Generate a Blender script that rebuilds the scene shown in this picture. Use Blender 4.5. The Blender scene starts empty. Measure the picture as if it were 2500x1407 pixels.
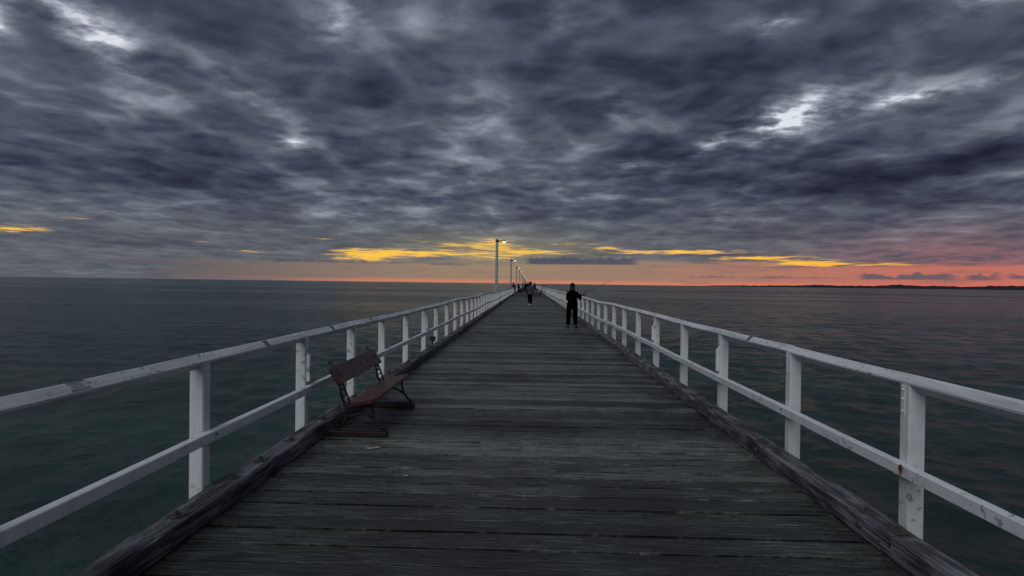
import bpy, bmesh, math, random
import numpy as np
from mathutils import Vector, Matrix
random.seed(7)
R = math.radians
scene = bpy.context.scene
COL = scene.collection

# ------------------------------------------------------------------ camera
YAW, PITCH, ROLL = R(1.5743), R(-0.4515), 0.0132
EYE = Vector((-0.043, 0.0, 1.6))
F = Vector((-math.sin(YAW)*math.cos(PITCH), math.cos(YAW)*math.cos(PITCH), math.sin(PITCH)))
RT = F.cross(Vector((0, 0, 1))).normalized()
UP = RT.cross(F)
RT, UP = RT*math.cos(ROLL)+UP*math.sin(ROLL), UP*math.cos(ROLL)-RT*math.sin(ROLL)
cam_data = bpy.data.cameras.new('camera')
cam = bpy.data.objects.new('camera', cam_data)
COL.objects.link(cam)
cam.matrix_world = Matrix(((RT.x, UP.x, -F.x, EYE.x), (RT.y, UP.y, -F.y, EYE.y), (RT.z, UP.z, -F.z, EYE.z), (0, 0, 0, 1)))
cam_data.sensor_width = 36.0
cam_data.lens = 36.0*1450/2500
cam_data.clip_start = 0.05
cam_data.clip_end = 300000
scene.camera = cam

# ------------------------------------------------------------------ exposure
vs = scene.view_settings
vs.view_transform = 'Standard'
vs.look = 'None'
vs.exposure = 0.0
vs.gamma = 1.0
vs.use_curve_mapping = False

# ------------------------------------------------------------------ node expression helper
class X:
    """a scalar socket with arithmetic"""
    def __init__(self, nt, s): self.nt, self.s = nt, s
    def _m(self, op, *a):
        n = self.nt.nodes.new('ShaderNodeMath'); n.operation = op
        for i, v in enumerate((self,)+a):
            if isinstance(v, X): self.nt.links.new(v.s, n.inputs[i])
            else: n.inputs[i].default_value = float(v)
        return X(self.nt, n.outputs[0])
    def __add__(s, o): return s._m('ADD', o)
    __radd__ = __add__
    def __sub__(s, o): return s._m('SUBTRACT', o)
    def __rsub__(s, o): return (s*-1.0)+o
    def __mul__(s, o): return s._m('MULTIPLY', o)
    __rmul__ = __mul__
    def __truediv__(s, o): return s._m('DIVIDE', o)
    def max(s, o): return s._m('MAXIMUM', o)
    def min(s, o): return s._m('MINIMUM', o)
    def exp(s): return s._m('EXPONENT')
    def pow(s, o): return s._m('POWER', o)
    def atan2(s, o): return s._m('ARCTAN2', o)
    def asin(s): return s._m('ARCSINE')
    def clamp(s): return s.max(0.0).min(1.0)
    def smooth(s, a, b):
        n = s.nt.nodes.new('ShaderNodeMapRange'); n.interpolation_type = 'SMOOTHSTEP'
        s.nt.links.new(s.s, n.inputs[0])
        lo, hi = (a, b) if a < b else (b, a)
        n.inputs[1].default_value, n.inputs[2].default_value = lo, hi
        n.inputs[3].default_value, n.inputs[4].default_value = (0, 1) if a < b else (1, 0)
        return X(s.nt, n.outputs[0])

def vec(nt, x, y, z=0.0):
    n = nt.nodes.new('ShaderNodeCombineXYZ')
    for i, v in enumerate((x, y, z)):
        if isinstance(v, X): nt.links.new(v.s, n.inputs[i])
        else: n.inputs[i].default_value = v
    return n.outputs[0]

def noise(nt, v, scale, detail=4, rough=0.5, dist=0.0, lac=2.0, dim='3D'):
    n = nt.nodes.new('ShaderNodeTexNoise'); n.noise_dimensions = dim
    if v is not None: nt.links.new(v, n.inputs['Vector'])
    n.inputs['Scale'].default_value = scale
    n.inputs['Detail'].default_value = detail
    n.inputs['Roughness'].default_value = rough
    n.inputs['Distortion'].default_value = dist
    n.inputs['Lacunarity'].default_value = lac
    return X(nt, n.outputs['Fac'])

def mixc(nt, f, a, b):
    n = nt.nodes.new('ShaderNodeMix'); n.data_type = 'RGBA'
    for i, v in ((0, f), (6, a), (7, b)):
        if isinstance(v, X): nt.links.new(v.s, n.inputs[i])
        elif isinstance(v, (tuple, list)): n.inputs[i].default_value = tuple(v)+(1.0,) if len(v) == 3 else v
        elif isinstance(v, (int, float)): n.inputs[i].default_value = v
        else: nt.links.new(v, n.inputs[i])
    return n.outputs[2]

def ramp(nt, f, stops, interp='LINEAR'):
    n = nt.nodes.new('ShaderNodeValToRGB'); n.color_ramp.interpolation = interp
    e = n.color_ramp.elements
    while len(e) < len(stops): e.new(0.5)
    for el, (p, c) in zip(e, stops):
        el.position = p; el.color = tuple(c)+(1.0,)
    nt.links.new(f.s, n.inputs[0])
    return n.outputs[0]

def srgb(r, g, b):
    return tuple(((c/255+0.055)/1.055)**2.4 if c > 10 else c/255/12.92 for c in (r, g, b))

# ------------------------------------------------------------------ sky
SUN_EL, SUN_AZ = R(42), R(205)        # soft bright overcast behind and to the left of the viewer
world = bpy.data.worlds.new('World')
scene.world = world
world.use_nodes = True
def build_sky():
    nt = world.node_tree
    nt.nodes.clear()
    out = nt.nodes.new('ShaderNodeOutputWorld'); bg = nt.nodes.new('ShaderNodeBackground')
    nt.links.new(bg.outputs[0], out.inputs[0])
    tc = nt.nodes.new('ShaderNodeTexCoord')
    sp = nt.nodes.new('ShaderNodeSeparateXYZ')
    nt.links.new(tc.outputs['Generated'], sp.inputs[0])
    dx, dy, dz = (X(nt, o) for o in sp.outputs)
    up = dz.max(0.0)
    az = dx.atan2(dy)*57.2958
    el = up.min(0.99999).asin()*57.2958
    px, py = dx/(up+0.11), dy/(up+0.11)
    P = vec(nt, px, py)
    # cloud deck, projected on a layer overhead
    D2 = dict(dim='2D')
    wn = nt.nodes.new('ShaderNodeTexNoise'); wn.noise_dimensions = '2D'
    nt.links.new(P, wn.inputs['Vector']); wn.inputs['Scale'].default_value = 3.0; wn.inputs['Detail'].default_value = 2; wn.inputs['Roughness'].default_value = 0.5
    ws = nt.nodes.new('ShaderNodeSeparateColor'); nt.links.new(wn.outputs['Color'], ws.inputs[0])
    wx, wy = X(nt, ws.outputs[0])-0.5, X(nt, ws.outputs[1])-0.5
    qx, qy = px+wx*0.24, py+wy*0.24
    def lumps(ox, oy):
        vo = nt.nodes.new('ShaderNodeTexVoronoi'); vo.voronoi_dimensions = '2D'; vo.feature = 'SMOOTH_F1'
        nt.links.new(vec(nt, qx+ox, qy+oy), vo.inputs['Vector']); vo.inputs['Scale'].default_value = 3.8; vo.inputs['Detail'].default_value = 1.0
        vo.inputs['Roughness'].default_value = 0.55; vo.inputs['Lacunarity'].default_value = 2.4; vo.inputs['Randomness'].default_value = 1.0; vo.inputs['Smoothness'].default_value = 0.38
        vo.normalize = True
        return X(nt, vo.outputs['Distance']), noise(nt, vec(nt, px+wx*0.12+ox, py+wy*0.12+oy), 1.9, 7, 0.57, **D2)
    l1, m1 = lumps(0, 0)
    l2, m2 = lumps(0.02, 0.07)
    big = noise(nt, P, 0.8, 2, 0.5, **D2)
    fine = noise(nt, vec(nt, px, py*1.2), 11.0, 3, 0.6, **D2)
    mid, lump = m1, l1
    relief = (m2-m1)*0.8+(l2-l1)*0.65

    turned = {}
    def frame(rot):
        if rot not in turned:
            c, q = math.cos(R(rot)), math.sin(R(rot))
            turned[rot] = vec(nt, az, el) if rot == 0 else vec(nt, az*c+el*q, el*c-az*q)
        return turned[rot]
    def blob(a, e, sa, se, amp=1.0, rot=0):
        """soft patch centred at azimuth a, elevation e (degrees)"""
        c, q = math.cos(R(rot)), math.sin(R(rot))
        u, v = a*c+e*q, e*c-a*q
        m = nt.nodes.new('ShaderNodeVectorMath'); m.operation = 'MULTIPLY_ADD'
        kx, ky = 1/(sa*2.1), 1/(se*2.1)
        m.inputs[1].default_value = (kx, ky, 0); m.inputs[2].default_value = (-u*kx, -v*ky, 0)
        g = nt.nodes.new('ShaderNodeTexGradient'); g.gradient_type = 'QUADRATIC_SPHERE'
        nt.links.new(frame(rot), m.inputs[0]); nt.links.new(m.outputs[0], g.inputs[0])
        return X(nt, g.outputs['Fac'])*(amp*1.15)
    def total(lst):
        t = None
        for b in lst:
            g = blob(*b); t = g if t is None else t+g
        return t
    # thin places where the upper light comes through
    gaps = total([
        (22.8, 14.5, 5.4, 1.9, 0.95, 12), (32.0, 14.9, 4.0, 0.5, 0.85, 5), (38.6, 15.4, 2.6, 0.4, 0.35, 5), (15.8, 12.2, 2.8, 0.6, 0.65, 28),
        (7.6, 16.4, 1.9, 1.6, 0.55), (9.6, 11.1, 2.0, 0.5, 0.65), (-36.6, 18.7, 3.6, 2.0, 0.66, -28), (-41, 20.8, 6, 1.4, 0.45, -28), (-42.5, 18.0, 0.9, 1.4, 0.75),
        (-18.2, 22.8, 2.4, 3.0, 0.5), (-21.8, 12.25, 1.7, 0.5, 0.6), (22.0, 22.2, 3.2, 0.7, 0.6, 5), (37, 21.0, 6, 0.9, 0.4, 12), (-6, 15.0, 2.6, 1.2, 0.15), (3, 24, 3.4, 1.8, 0.35), (-27, 16.5, 5, 1.3, 0.28, -28)])
    darks = total([
        (28, 8.7, 6.5, 1.0, 0.48, 5), (37, 10.2, 6, 1.3, 0.36, 12), (-13.5, 17.3, 4.0, 2.8, 0.24), (16, 18.3, 7, 1.8, 0.20), (36, 17.8, 5, 1.5, 0.2, 5),
        (-34, 9.0, 9, 2.2, 0.13), (28, 11.6, 9, 1.6, 0.2, 12), (13, 12.9, 5, 0.9, 0.20, 12), (-25, 22, 4, 2, 0.16), (32, 6.6, 4.5, 0.8, 0.3, 5), (-33, 2.9, 5.5, 0.45, 0.35), (0, 19.5, 4, 1.6, 0.12)])
    lowf = el.smooth(3.0, 16.0)
    b = (big-0.5)*0.50 + (mid-0.5)*0.50 + relief*0.95 + (lump-0.27)*0.80 + (fine-0.5)*0.12 + 0.47
    gapn = ((mid-0.5)*1.9+(fine-0.5)*2.2+relief*1.6+(lump-0.30)*1.6+0.46).clamp()
    b = b - darks*0.9 + gaps*(gapn*0.50+0.10)
    b = b + el.smooth(14, 60)*0.05
    cloud = ramp(nt, b.clamp(), [
        (0.0, srgb(32, 35, 52)), (0.22, srgb(48, 53, 71)), (0.40, srgb(66, 73, 91)), (0.55, srgb(86, 94, 108)),
        (0.70, srgb(117, 126, 138)), (0.86, srgb(160, 165, 175)), (1.0, srgb(216, 219, 224))])
    # the far cloud greys and warms with distance, redder to the right
    azr = az.smooth(2, 40)*az.smooth(64, 37)
    azl = az.smooth(-5, -40).max(az.smooth(55, 95))
    low = el.smooth(9.0, 2.2)
    farcol = mixc(nt, azl, mixc(nt, azr, srgb(92, 95, 100), srgb(88, 83, 94)), srgb(80, 84, 98))
    bl = (b-0.40)*1.3+0.5
    farmod = mixc(nt, bl.clamp(), srgb(56, 59, 76), mixc(nt, azr, srgb(124, 128, 128), srgb(124, 112, 116)))
    farcol = mixc(nt, 0.62, farcol, farmod)
    cloud = mixc(nt, low*0.85, cloud, farcol)
    pink = blob(36, 2.2, 9, 2.0)*(b-0.22).smooth(0.05, 0.42)
    cloud = mixc(nt, pink*0.36, cloud, srgb(190, 104, 106))
    # clear strip above the sea
    glow_c = mixc(nt, azr, srgb(150, 126, 108), srgb(196, 112, 97))
    strip = mixc(nt, azl, glow_c, srgb(88, 88, 96))
    strip = mixc(nt, el.smooth(1.2, 3.2)*0.55, strip, mixc(nt, azr, srgb(140, 132, 116), srgb(148, 108, 102)))
    line = el.smooth(0.55, 0.08)*az.smooth(-34, -10)*az.smooth(95, 45)
    strip = mixc(nt, line*0.62, strip, mixc(nt, azr, srgb(226, 132, 100), srgb(240, 106, 84)))
    stk = noise(nt, vec(nt, az*0.10, el*1.35, 7.7), 1.0, 4, 0.55)
    stk2 = noise(nt, vec(nt, az*0.30, el*1.9, 2.2), 1.0, 4, 0.6)
    clear = el.smooth(3.3, 1.1)*1.15 - 0.08 + (stk-0.5)*1.5 - azl*0.55 - azr*0.28
    cm = clear.smooth(0.30, 0.75)
    streak = (stk2-0.52).smooth(0.0, 0.2)
    strip = mixc(nt, streak*0.35, strip, srgb(112, 98, 100))
    sky = mixc(nt, cm, cloud, strip)
    # golden breaks low over the horizon
    gold = total([
        (-15.2, 2.42, 3.4, 0.55, 1.15), (-10, 2.8, 5.0, 0.3, 0.9), (-6, 3.6, 3.5, 0.25, 0.5), (-20, 3.9, 3, 0.15, 0.42), (-29, 3.2, 2.2, 0.12, 0.4), (4.5, 3.9, 2.5, 0.15, 0.45), (-3.0, 2.75, 3.0, 0.6, 0.55), (-3.2, 3.9, 1.6, 0.4, 0.5), (1.0, 3.0, 3.0, 0.22, 0.8), (8, 3.45, 2.4, 0.18, 0.55),
        (13.8, 3.1, 5.5, 0.2, 1.0), (20.5, 2.55, 4.6, 0.2, 0.9), (25.5, 2.05, 3.6, 0.26, 1.15), (31.5, 1.95, 2.2, 0.1, 0.8), (-41.6, 3.55, 2.0, 0.3, 1.0), (-25.5, 2.5, 2.6, 0.12, 0.45),
        (-24, 4.4, 3, 0.15, 0.35), (-12, 4.1, 5, 0.3, 0.3), (-38, 4.6, 2, 0.12, 0.4), (-2, 3.3, 9, 1.1, 0.22)])
    gn = noise(nt, vec(nt, az*0.45, el*6.5, 1.3), 1.0, 5, 0.62)
    gm = (gold + (gn-0.5)*3.2*gold.smooth(0.03, 0.4)-0.06)
    goldc = mixc(nt, gm.smooth(0.35, 1.0), srgb(206, 168, 108), srgb(255, 199, 76))
    goldc = mixc(nt, az.smooth(12, 30)*0.55, goldc, srgb(255, 178, 44))
    sky = mixc(nt, gm.smooth(0.10, 0.80), sky, goldc)
    halo = blob(-3, 3.1, 8, 1.5)
    sky = mixc(nt, halo*0.30, sky, srgb(196, 172, 112))
    # low dark cumulus bars near the horizon
    cn = noise(nt, vec(nt, az*0.75, el*0.5, 5.5), 1.0, 3, 0.6)
    def bar(a0, a1, base, top, puff):
        m = az.smooth(a0-0.5, a0+0.5)*az.smooth(a1+0.8, a1-0.8)
        h = el.smooth(base-0.10, base+0.08)*(el-(cn-0.5)*puff).smooth(top+0.12, top-0.10)
        return m*h
    bars = bar(-0.1, 10.2, 1.90, 2.44, 1.5).max(bar(-23.5, -12.2, 1.72, 1.85, 0.9)*0.75).max(bar(-9.5, -5.8, 1.68, 1.80, 0.3)*0.7)
    bars = bars.max(bar(28.8, 35.2, 0.72, 1.10, 1.6)).max(bar(35.8, 37.8, 0.72, 1.12, 1.4)).max(bar(38.3, 44, 0.82, 1.1, 1.3)).max(bar(15.2, 28, 0.75, 0.86, 0.8)*0.6)
    bars = bars.max(bar(15.2, 17.8, 2.05, 2.12, 0.2)*0.8)
    barc = mixc(nt, azr, srgb(78, 80, 95), srgb(104, 90, 99))
    sky = mixc(nt, bars*0.93, sky, barc)
    # the clear air above the cloud, adding its blue-white where the deck is thin
    ns = nt.nodes.new('ShaderNodeTexSky'); ns.sky_type = 'NISHITA'; ns.sun_disc = False
    ns.sun_elevation = SUN_EL; ns.sun_rotation = SUN_AZ
    thin = b.smooth(0.72, 1.05)*el.smooth(3, 8)
    add = nt.nodes.new('ShaderNodeMix'); add.data_type = 'RGBA'; add.blend_type = 'ADD'
    nt.links.new((thin*0.015).s, add.inputs[0]); nt.links.new(sky, add.inputs[6]); nt.links.new(ns.outputs[0], add.inputs[7])
    nt.links.new(add.outputs[2], bg.inputs[0])
    bg.inputs[1].default_value = 1.0
build_sky()
world.cycles.sampling_method = 'MANUAL'
world.cycles.sample_map_resolution = 512

# ------------------------------------------------------------------ soft sun behind the cloud
sun_data = bpy.data.lights.new('sun', 'SUN')
sun_data.energy = 1.2
sun_data.angle = R(50)
sun_data.color = (0.98, 1.0, 0.99)
sun = bpy.data.objects.new('sun', sun_data)
COL.objects.link(sun)
sd = Vector((math.sin(SUN_AZ)*math.cos(SUN_EL), math.cos(SUN_AZ)*math.cos(SUN_EL), math.sin(SUN_EL)))
sun.rotation_euler = sd.to_track_quat('Z', 'Y').to_euler()
#@@BODY

# ------------------------------------------------------------------ helpers
def link(o, parent=None):
    COL.objects.link(o)
    if parent is not None: o.parent = parent
    return o

def mesh_obj(name, bm, mat, parent=None, smooth=False, loc=None):
    me = bpy.data.meshes.new(name)
    bmesh.ops.recalc_face_normals(bm, faces=bm.faces[:])
    bm.to_mesh(me); bm.free()
    if smooth:
        for p in me.polygons: p.use_smooth = True
    if mat is not None: me.materials.append(mat)
    o = bpy.data.objects.new(name, me)
    if loc is not None: o.location = loc
    return link(o, parent)

def inst(name, me, parent=None, loc=(0, 0, 0), rot=(0, 0, 0), scl=(1, 1, 1)):
    o = bpy.data.objects.new(name, me)
    o.location, o.rotation_euler, o.scale = loc, rot, scl
    return link(o, parent)

def empty(name, loc=(0, 0, 0), rz=0.0):
    o = bpy.data.objects.new(name, None)
    o.location = loc; o.rotation_euler = (0, 0, rz)
    o.empty_display_size = 0.1
    return link(o)

def tag(o, label=None, cat=None, group=None, kind=None):
    if label: o['label'] = label
    if cat: o['category'] = cat
    if group: o['group'] = group
    if kind: o['kind'] = kind
    return o

def box(bm, x0, x1, y0, y1, z0, z1, M=None):
    vs_ = [bm.verts.new((x, y, z)) for z in (z0, z1) for x, y in ((x0, y0), (x1, y0), (x1, y1), (x0, y1))]
    for f in ((3, 2, 1, 0), (4, 5, 6, 7), (0, 1, 5, 4), (1, 2, 6, 5), (2, 3, 7, 6), (3, 0, 4, 7)):
        bm.faces.new([vs_[i] for i in f])
    if M is not None: bmesh.ops.transform(bm, matrix=M, verts=vs_)
    return vs_

def bevel(bm, w, seg=1):
    bmesh.ops.bevel(bm, geom=bm.edges[:], offset=w, segments=seg, affect='EDGES', profile=0.5)

def tube(bm, pts, rad, n=8, hint=(1, 0, 0), cap=True):
    """loft of elliptical rings along pts; rad items are r or (r_side, r_other)"""
    pts = [Vector(p) for p in pts]
    rings = []
    for i, p in enumerate(pts):
        t = (pts[min(i+1, len(pts)-1)]-pts[max(i-1, 0)]).normalized()
        h = Vector(hint)
        u = (h-t*h.dot(t))
        if u.length < 1e-3:
            h = Vector((0, 1, 0)); u = h-t*h.dot(t)
            if u.length < 1e-3: u = Vector((0, 0, 1))-t*t.z
        u.normalize(); v = t.cross(u)
        r = rad[i] if isinstance(rad, (list, tuple)) and not (len(rad) == 2 and not isinstance(rad[0], (list, tuple)) and len(pts) != 2) else rad
        ra, rb = r if isinstance(r, (list, tuple)) else (r, r)
        rings.append([bm.verts.new(p+u*(ra*math.cos(2*math.pi*k/n))+v*(rb*math.sin(2*math.pi*k/n))) for k in range(n)])
    for a, b in zip(rings, rings[1:]):
        for k in range(n):
            bm.faces.new((a[k], a[(k+1) % n], b[(k+1) % n], b[k]))
    if cap:
        bm.faces.new(list(reversed(rings[0]))); bm.faces.new(rings[-1])
    return rings

def ball(bm, c, r, seg=10, rng=7):
    rx, ry, rz = r if isinstance(r, (tuple, list)) else (r, r, r)
    g = bmesh.ops.create_uvsphere(bm, u_segments=seg, v_segments=rng, radius=1.0)
    for v in g['verts']: v.co = Vector((v.co.x*rx+c[0], v.co.y*ry+c[1], v.co.z*rz+c[2]))
    return g['verts']

def ring(bm, c, r, axis, rt, n=20, m=5):
    """torus round axis ('x' or 'z' or 'y')"""
    rows = []
    for i in range(n):
        a = 2*math.pi*i/n; row = []
        for j in range(m):
            b = 2*math.pi*j/m; rr = r+rt*math.cos(b); h = rt*math.sin(b)
            ca, sa = rr*math.cos(a), rr*math.sin(a)
            p = {'x': (h, ca, sa), 'y': (ca, h, sa), 'z': (ca, sa, h)}[axis]
            row.append(bm.verts.new(Vector(p)+Vector(c)))
        rows.append(row)
    for i in range(n):
        for j in range(m):
            bm.faces.new((rows[i][j], rows[(i+1) % n][j], rows[(i+1) % n][(j+1) % m], rows[i][(j+1) % m]))

# ------------------------------------------------------------------ materials
def material(name, col=(0.5, 0.5, 0.5), rough=0.6, metal=0.0, spec=0.5):
    m = bpy.data.materials.new(name); m.use_nodes = True
    nt = m.node_tree; p = nt.nodes['Principled BSDF']
    p.inputs['Base Color'].default_value = tuple(col)+(1,)
    p.inputs['Roughness'].default_value = rough
    p.inputs['Metallic'].default_value = metal
    p.inputs['Specular IOR Level'].default_value = spec
    return m, nt, p

def obj_coords(nt, sx=1, sy=1, sz=1):
    """object coordinates with a random offset for each object"""
    tc = nt.nodes.new('ShaderNodeTexCoord'); oi = nt.nodes.new('ShaderNodeObjectInfo')
    sp = nt.nodes.new('ShaderNodeSeparateXYZ'); nt.links.new(tc.outputs['Object'], sp.inputs[0])
    rnd = X(nt, oi.outputs['Random'])
    x, y, z = (X(nt, o) for o in sp.outputs)
    return vec(nt, x*sx+rnd*37.0, y*sy+rnd*91.0, z*sz+rnd*53.0), rnd, (x, y, z)

def bump(nt, p, h, strength, dist):
    b = nt.nodes.new('ShaderNodeBump'); b.inputs['Strength'].default_value = strength; b.inputs['Distance'].default_value = dist
    nt.links.new(h.s, b.inputs['Height']); nt.links.new(b.outputs[0], p.inputs['Normal'])
    return b

def deck_wood():
    m, nt, p = material('weathered_deck_wood', rough=0.6, spec=0.55)
    v, rnd, _ = obj_coords(nt, 0.9, 4.0, 1.0)
    grain = noise(nt, v, 2.2, 7, 0.62)
    v2, _, _ = obj_coords(nt, 2.0, 9.0, 1.0)
    lines = noise(nt, v2, 2.0, 5, 0.6)
    v3, _, _ = obj_coords(nt, 12.0, 30.0, 1.0)
    fib = noise(nt, v3, 2.0, 3, 0.6)
    g = nt.nodes.new('ShaderNodeNewGeometry')
    stain = noise(nt, g.outputs['Position'], 0.85, 5, 0.62)
    spots = noise(nt, g.outputs['Position'], 5.5, 4, 0.6)
    t = (grain-0.5)*1.5+(lines-0.5)*2.0+(fib-0.5)*1.6+(rnd-0.5)*0.62+(stain-0.5)*1.6+0.49
    c = ramp(nt, t.clamp(), [(0.0, (0.006, 0.007, 0.006)), (0.3, (0.020, 0.023, 0.020)), (0.52, (0.051, 0.057, 0.051)), (0.75, (0.108, 0.117, 0.106)), (1.0, (0.20, 0.21, 0.19))])
    green = (stain-0.46).smooth(0.0, 0.16)*0.5
    c = mixc(nt, green, c, mixc(nt, 0.6, c, (0.020, 0.030, 0.024)))
    c = mixc(nt, (spots-0.66).smooth(0, 0.07)*0.7, c, (0.013, 0.013, 0.014))
    vk, _, _ = obj_coords(nt, 1.0, 0.55, 1.0)
    ck = noise(nt, vk, 2.6, 2, 0.5)
    v4, _, _ = obj_coords(nt, 1.2, 16.0, 1.0)
    crk = noise(nt, v4, 1.6, 3, 0.55)
    c = mixc(nt, (crk-0.62).smooth(0.0, 0.02)*(ck-0.50).smooth(0, 0.08)*0.9, c, (0.004, 0.004, 0.004))
    c = mixc(nt, (ck-0.72).smooth(0.0, 0.03)*0.8, c, (0.010, 0.009, 0.008))
    nt.links.new(c, p.inputs['Base Color'])
    r = (grain-0.5)*0.7+0.46
    nt.links.new(r.clamp().s, p.inputs['Roughness'])
    bump(nt, p, lines*0.8+grain*0.9, 0.8, 0.016)
    return m

def beam_wood():
    m, nt, p = material('weathered_kerb_wood', rough=0.7, spec=0.3)
    v, rnd, _ = obj_coords(nt, 8.0, 0.9, 8.0)
    grain = noise(nt, v, 2.0, 7, 0.62)
    v2, _, _ = obj_coords(nt, 34.0, 1.4, 34.0)
    lines = noise(nt, v2, 2.0, 4, 0.6)
    g = nt.nodes.new('ShaderNodeNewGeometry')
    blot = noise(nt, g.outputs['Position'], 3.2, 5, 0.6)
    t = (grain-0.5)*2.0+(lines-0.5)*1.5+(rnd-0.5)*0.3+(blot-0.5)*1.2+0.48
    c = ramp(nt, t.clamp(), [(0.0, (0.012, 0.012, 0.014)), (0.35, (0.050, 0.053, 0.059)), (0.6, (0.120, 0.125, 0.135)), (1.0, (0.24, 0.245, 0.26))])
    c = mixc(nt, (grain-0.30).smooth(0.05, 0.0), c, (0.006, 0.006, 0.006))
    nt.links.new(c, p.inputs['Base Color'])
    bump(nt, p, lines*0.7+grain, 0.9, 0.02)
    return m

def white_paint():
    m, nt, p = material('weathered_white_paint', rough=0.5, spec=0.35)
    v, rnd, (x, y, z) = obj_coords(nt)
    g = nt.nodes.new('ShaderNodeNewGeometry')
    pos = g.outputs['Position']
    dirt = noise(nt, pos, 4.5, 6, 0.65)
    chip = noise(nt, pos, 16.0, 5, 0.62)
    patch = noise(nt, pos, 1.6, 3, 0.5)
    sp = nt.nodes.new('ShaderNodeSeparateXYZ'); nt.links.new(pos, sp.inputs[0])
    strk = noise(nt, vec(nt, X(nt, sp.outputs[0])*22.0, X(nt, sp.outputs[1])*22.0, X(nt, sp.outputs[2])*1.6), 1.0, 4, 0.6)
    c = mixc(nt, (dirt-0.40).smooth(0, 0.35)*0.30, (0.70, 0.715, 0.73), (0.45, 0.46, 0.465))
    c = mixc(nt, (strk-0.52).smooth(0, 0.2)*0.38, c, (0.40, 0.41, 0.39))
    wear = (chip-0.575).smooth(0.0, 0.02)*(patch-0.45).smooth(0, 0.12)
    c = mixc(nt, wear*0.7, c, (0.16, 0.155, 0.145))
    c = mixc(nt, (rnd-0.5).clamp()*0.25, c, (0.5, 0.51, 0.53))
    nt.links.new(c, p.inputs['Base Color'])
    bump(nt, p, dirt*0.4+chip*0.3+strk*0.3, 0.35, 0.006)
    return m

def rail_paint():
    """top rail: same paint, worn grey and mottled on its upper faces by hands and bait boards"""
    m, nt, p = material('worn_white_rail_paint', rough=0.55, spec=0.35)
    g = nt.nodes.new('ShaderNodeNewGeometry'); pos = g.outputs['Position']
    sp = nt.nodes.new('ShaderNodeSeparateXYZ'); nt.links.new(pos, sp.inputs[0])
    x, y, z = (X(nt, o) for o in sp.outputs)
    long_ = noise(nt, vec(nt, x*18.0, y*1.2, z*18.0), 1.0, 6, 0.62)
    spk = noise(nt, pos, 38.0, 4, 0.7)
    pat = noise(nt, pos, 2.4, 4, 0.55)
    c = mixc(nt, (long_-0.36).smooth(0, 0.35)*0.75, (0.68, 0.695, 0.71), (0.33, 0.34, 0.345))
    c = mixc(nt, (spk-0.57).smooth(0, 0.05)*(pat-0.46).smooth(0, 0.10)*0.85, c, (0.075, 0.072, 0.068))
    c = mixc(nt, (long_-0.66).smooth(0, 0.06)*0.6, c, (0.10, 0.10, 0.10))
    nt.links.new(c, p.inputs['Base Color'])
    bump(nt, p, long_+spk*0.3, 0.4, 0.006)
    return m

def simple(name, col, rough=0.6, metal=0.0, var=0.25, scale=20.0, spec=0.5):
    m, nt, p = material(name, col, rough, metal, spec)
    v, rnd, _ = obj_coords(nt)
    n = noise(nt, v, scale, 4, 0.6)
    c = mixc(nt, n, tuple(k*(1-var) for k in col), tuple(min(1, k*(1+var)) for k in col))
    nt.links.new(c, p.inputs['Base Color'])
    bump(nt, p, n, 0.2, 0.004)
    return m

def red_wood():
    m, nt, p = material('oxblood_painted_wood', rough=0.42, spec=0.5)
    v, rnd, _ = obj_coords(nt, 14.0, 1.0, 14.0)
    n = noise(nt, v, 2.5, 6, 0.6)
    w = noise(nt, v, 7.0, 4, 0.6)
    c = ramp(nt, n, [(0.25, (0.022, 0.006, 0.004)), (0.5, (0.047, 0.012, 0.0075)), (0.75, (0.090, 0.028, 0.016))])
    c = mixc(nt, (w-0.68).smooth(0, 0.06)*0.6, c, (0.09, 0.065, 0.05))
    nt.links.new(c, p.inputs['Base Color'])
    bump(nt, p, n, 0.3, 0.004)
    return m

def rust_metal():
    m, nt, p = material('rusty_galvanised_steel', rough=0.6, metal=0.4)
    g = nt.nodes.new('ShaderNodeNewGeometry')
    n = noise(nt, g.outputs['Position'], 60.0, 4, 0.6)
    c = ramp(nt, n, [(0.3, (0.035, 0.035, 0.037)), (0.55, (0.075, 0.073, 0.07)), (0.75, (0.05, 0.03, 0.018))])
    nt.links.new(c, p.inputs['Base Color'])
    return m

def water():
    m, nt, p = material('sea_water', (0.02, 0.036, 0.033), 0.2, 0.0, 0.36)
    p.inputs['IOR'].default_value = 1.33
    p.inputs['Specular Tint'].default_value = (0.80, 1.0, 0.90, 1)
    g = nt.nodes.new('ShaderNodeNewGeometry'); sp = nt.nodes.new('ShaderNodeSeparateXYZ')
    nt.links.new(g.outputs['Position'], sp.inputs[0])
    x, y = X(nt, sp.outputs[0]), X(nt, sp.outputs[1])
    rip = noise(nt, vec(nt, x*1.5, y*2.4), 1.4, 4, 0.62, 0.0, dim='2D')
    wav = noise(nt, vec(nt, x*0.22, y*0.55), 1.0, 5, 0.6, dim='2D')
    swl = noise(nt, vec(nt, x*0.012, y*0.06), 1.0, 5, 0.6, dim='2D')
    slick = noise(nt, vec(nt, x*0.0022, y*0.012), 1.0, 5, 0.6, dim='2D')
    calm = (slick-0.44).smooth(0.0, 0.16)
    h = rip*(0.09+calm*0.04)+wav*0.18+swl*1.2
    b = bump(nt, p, h, 1.0, 1.0)
    turb = noise(nt, vec(nt, x*0.05, y*0.16), 1.0, 5, 0.62, dim='2D')
    c = mixc(nt, (turb-0.35).smooth(0, 0.4), (0.011, 0.026, 0.020), (0.017, 0.048, 0.034))
    nt.links.new(c, p.inputs['Base Color'])
    nt.links.new((calm*0.06+0.19).s, p.inputs['Roughness'])
    return m

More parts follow.
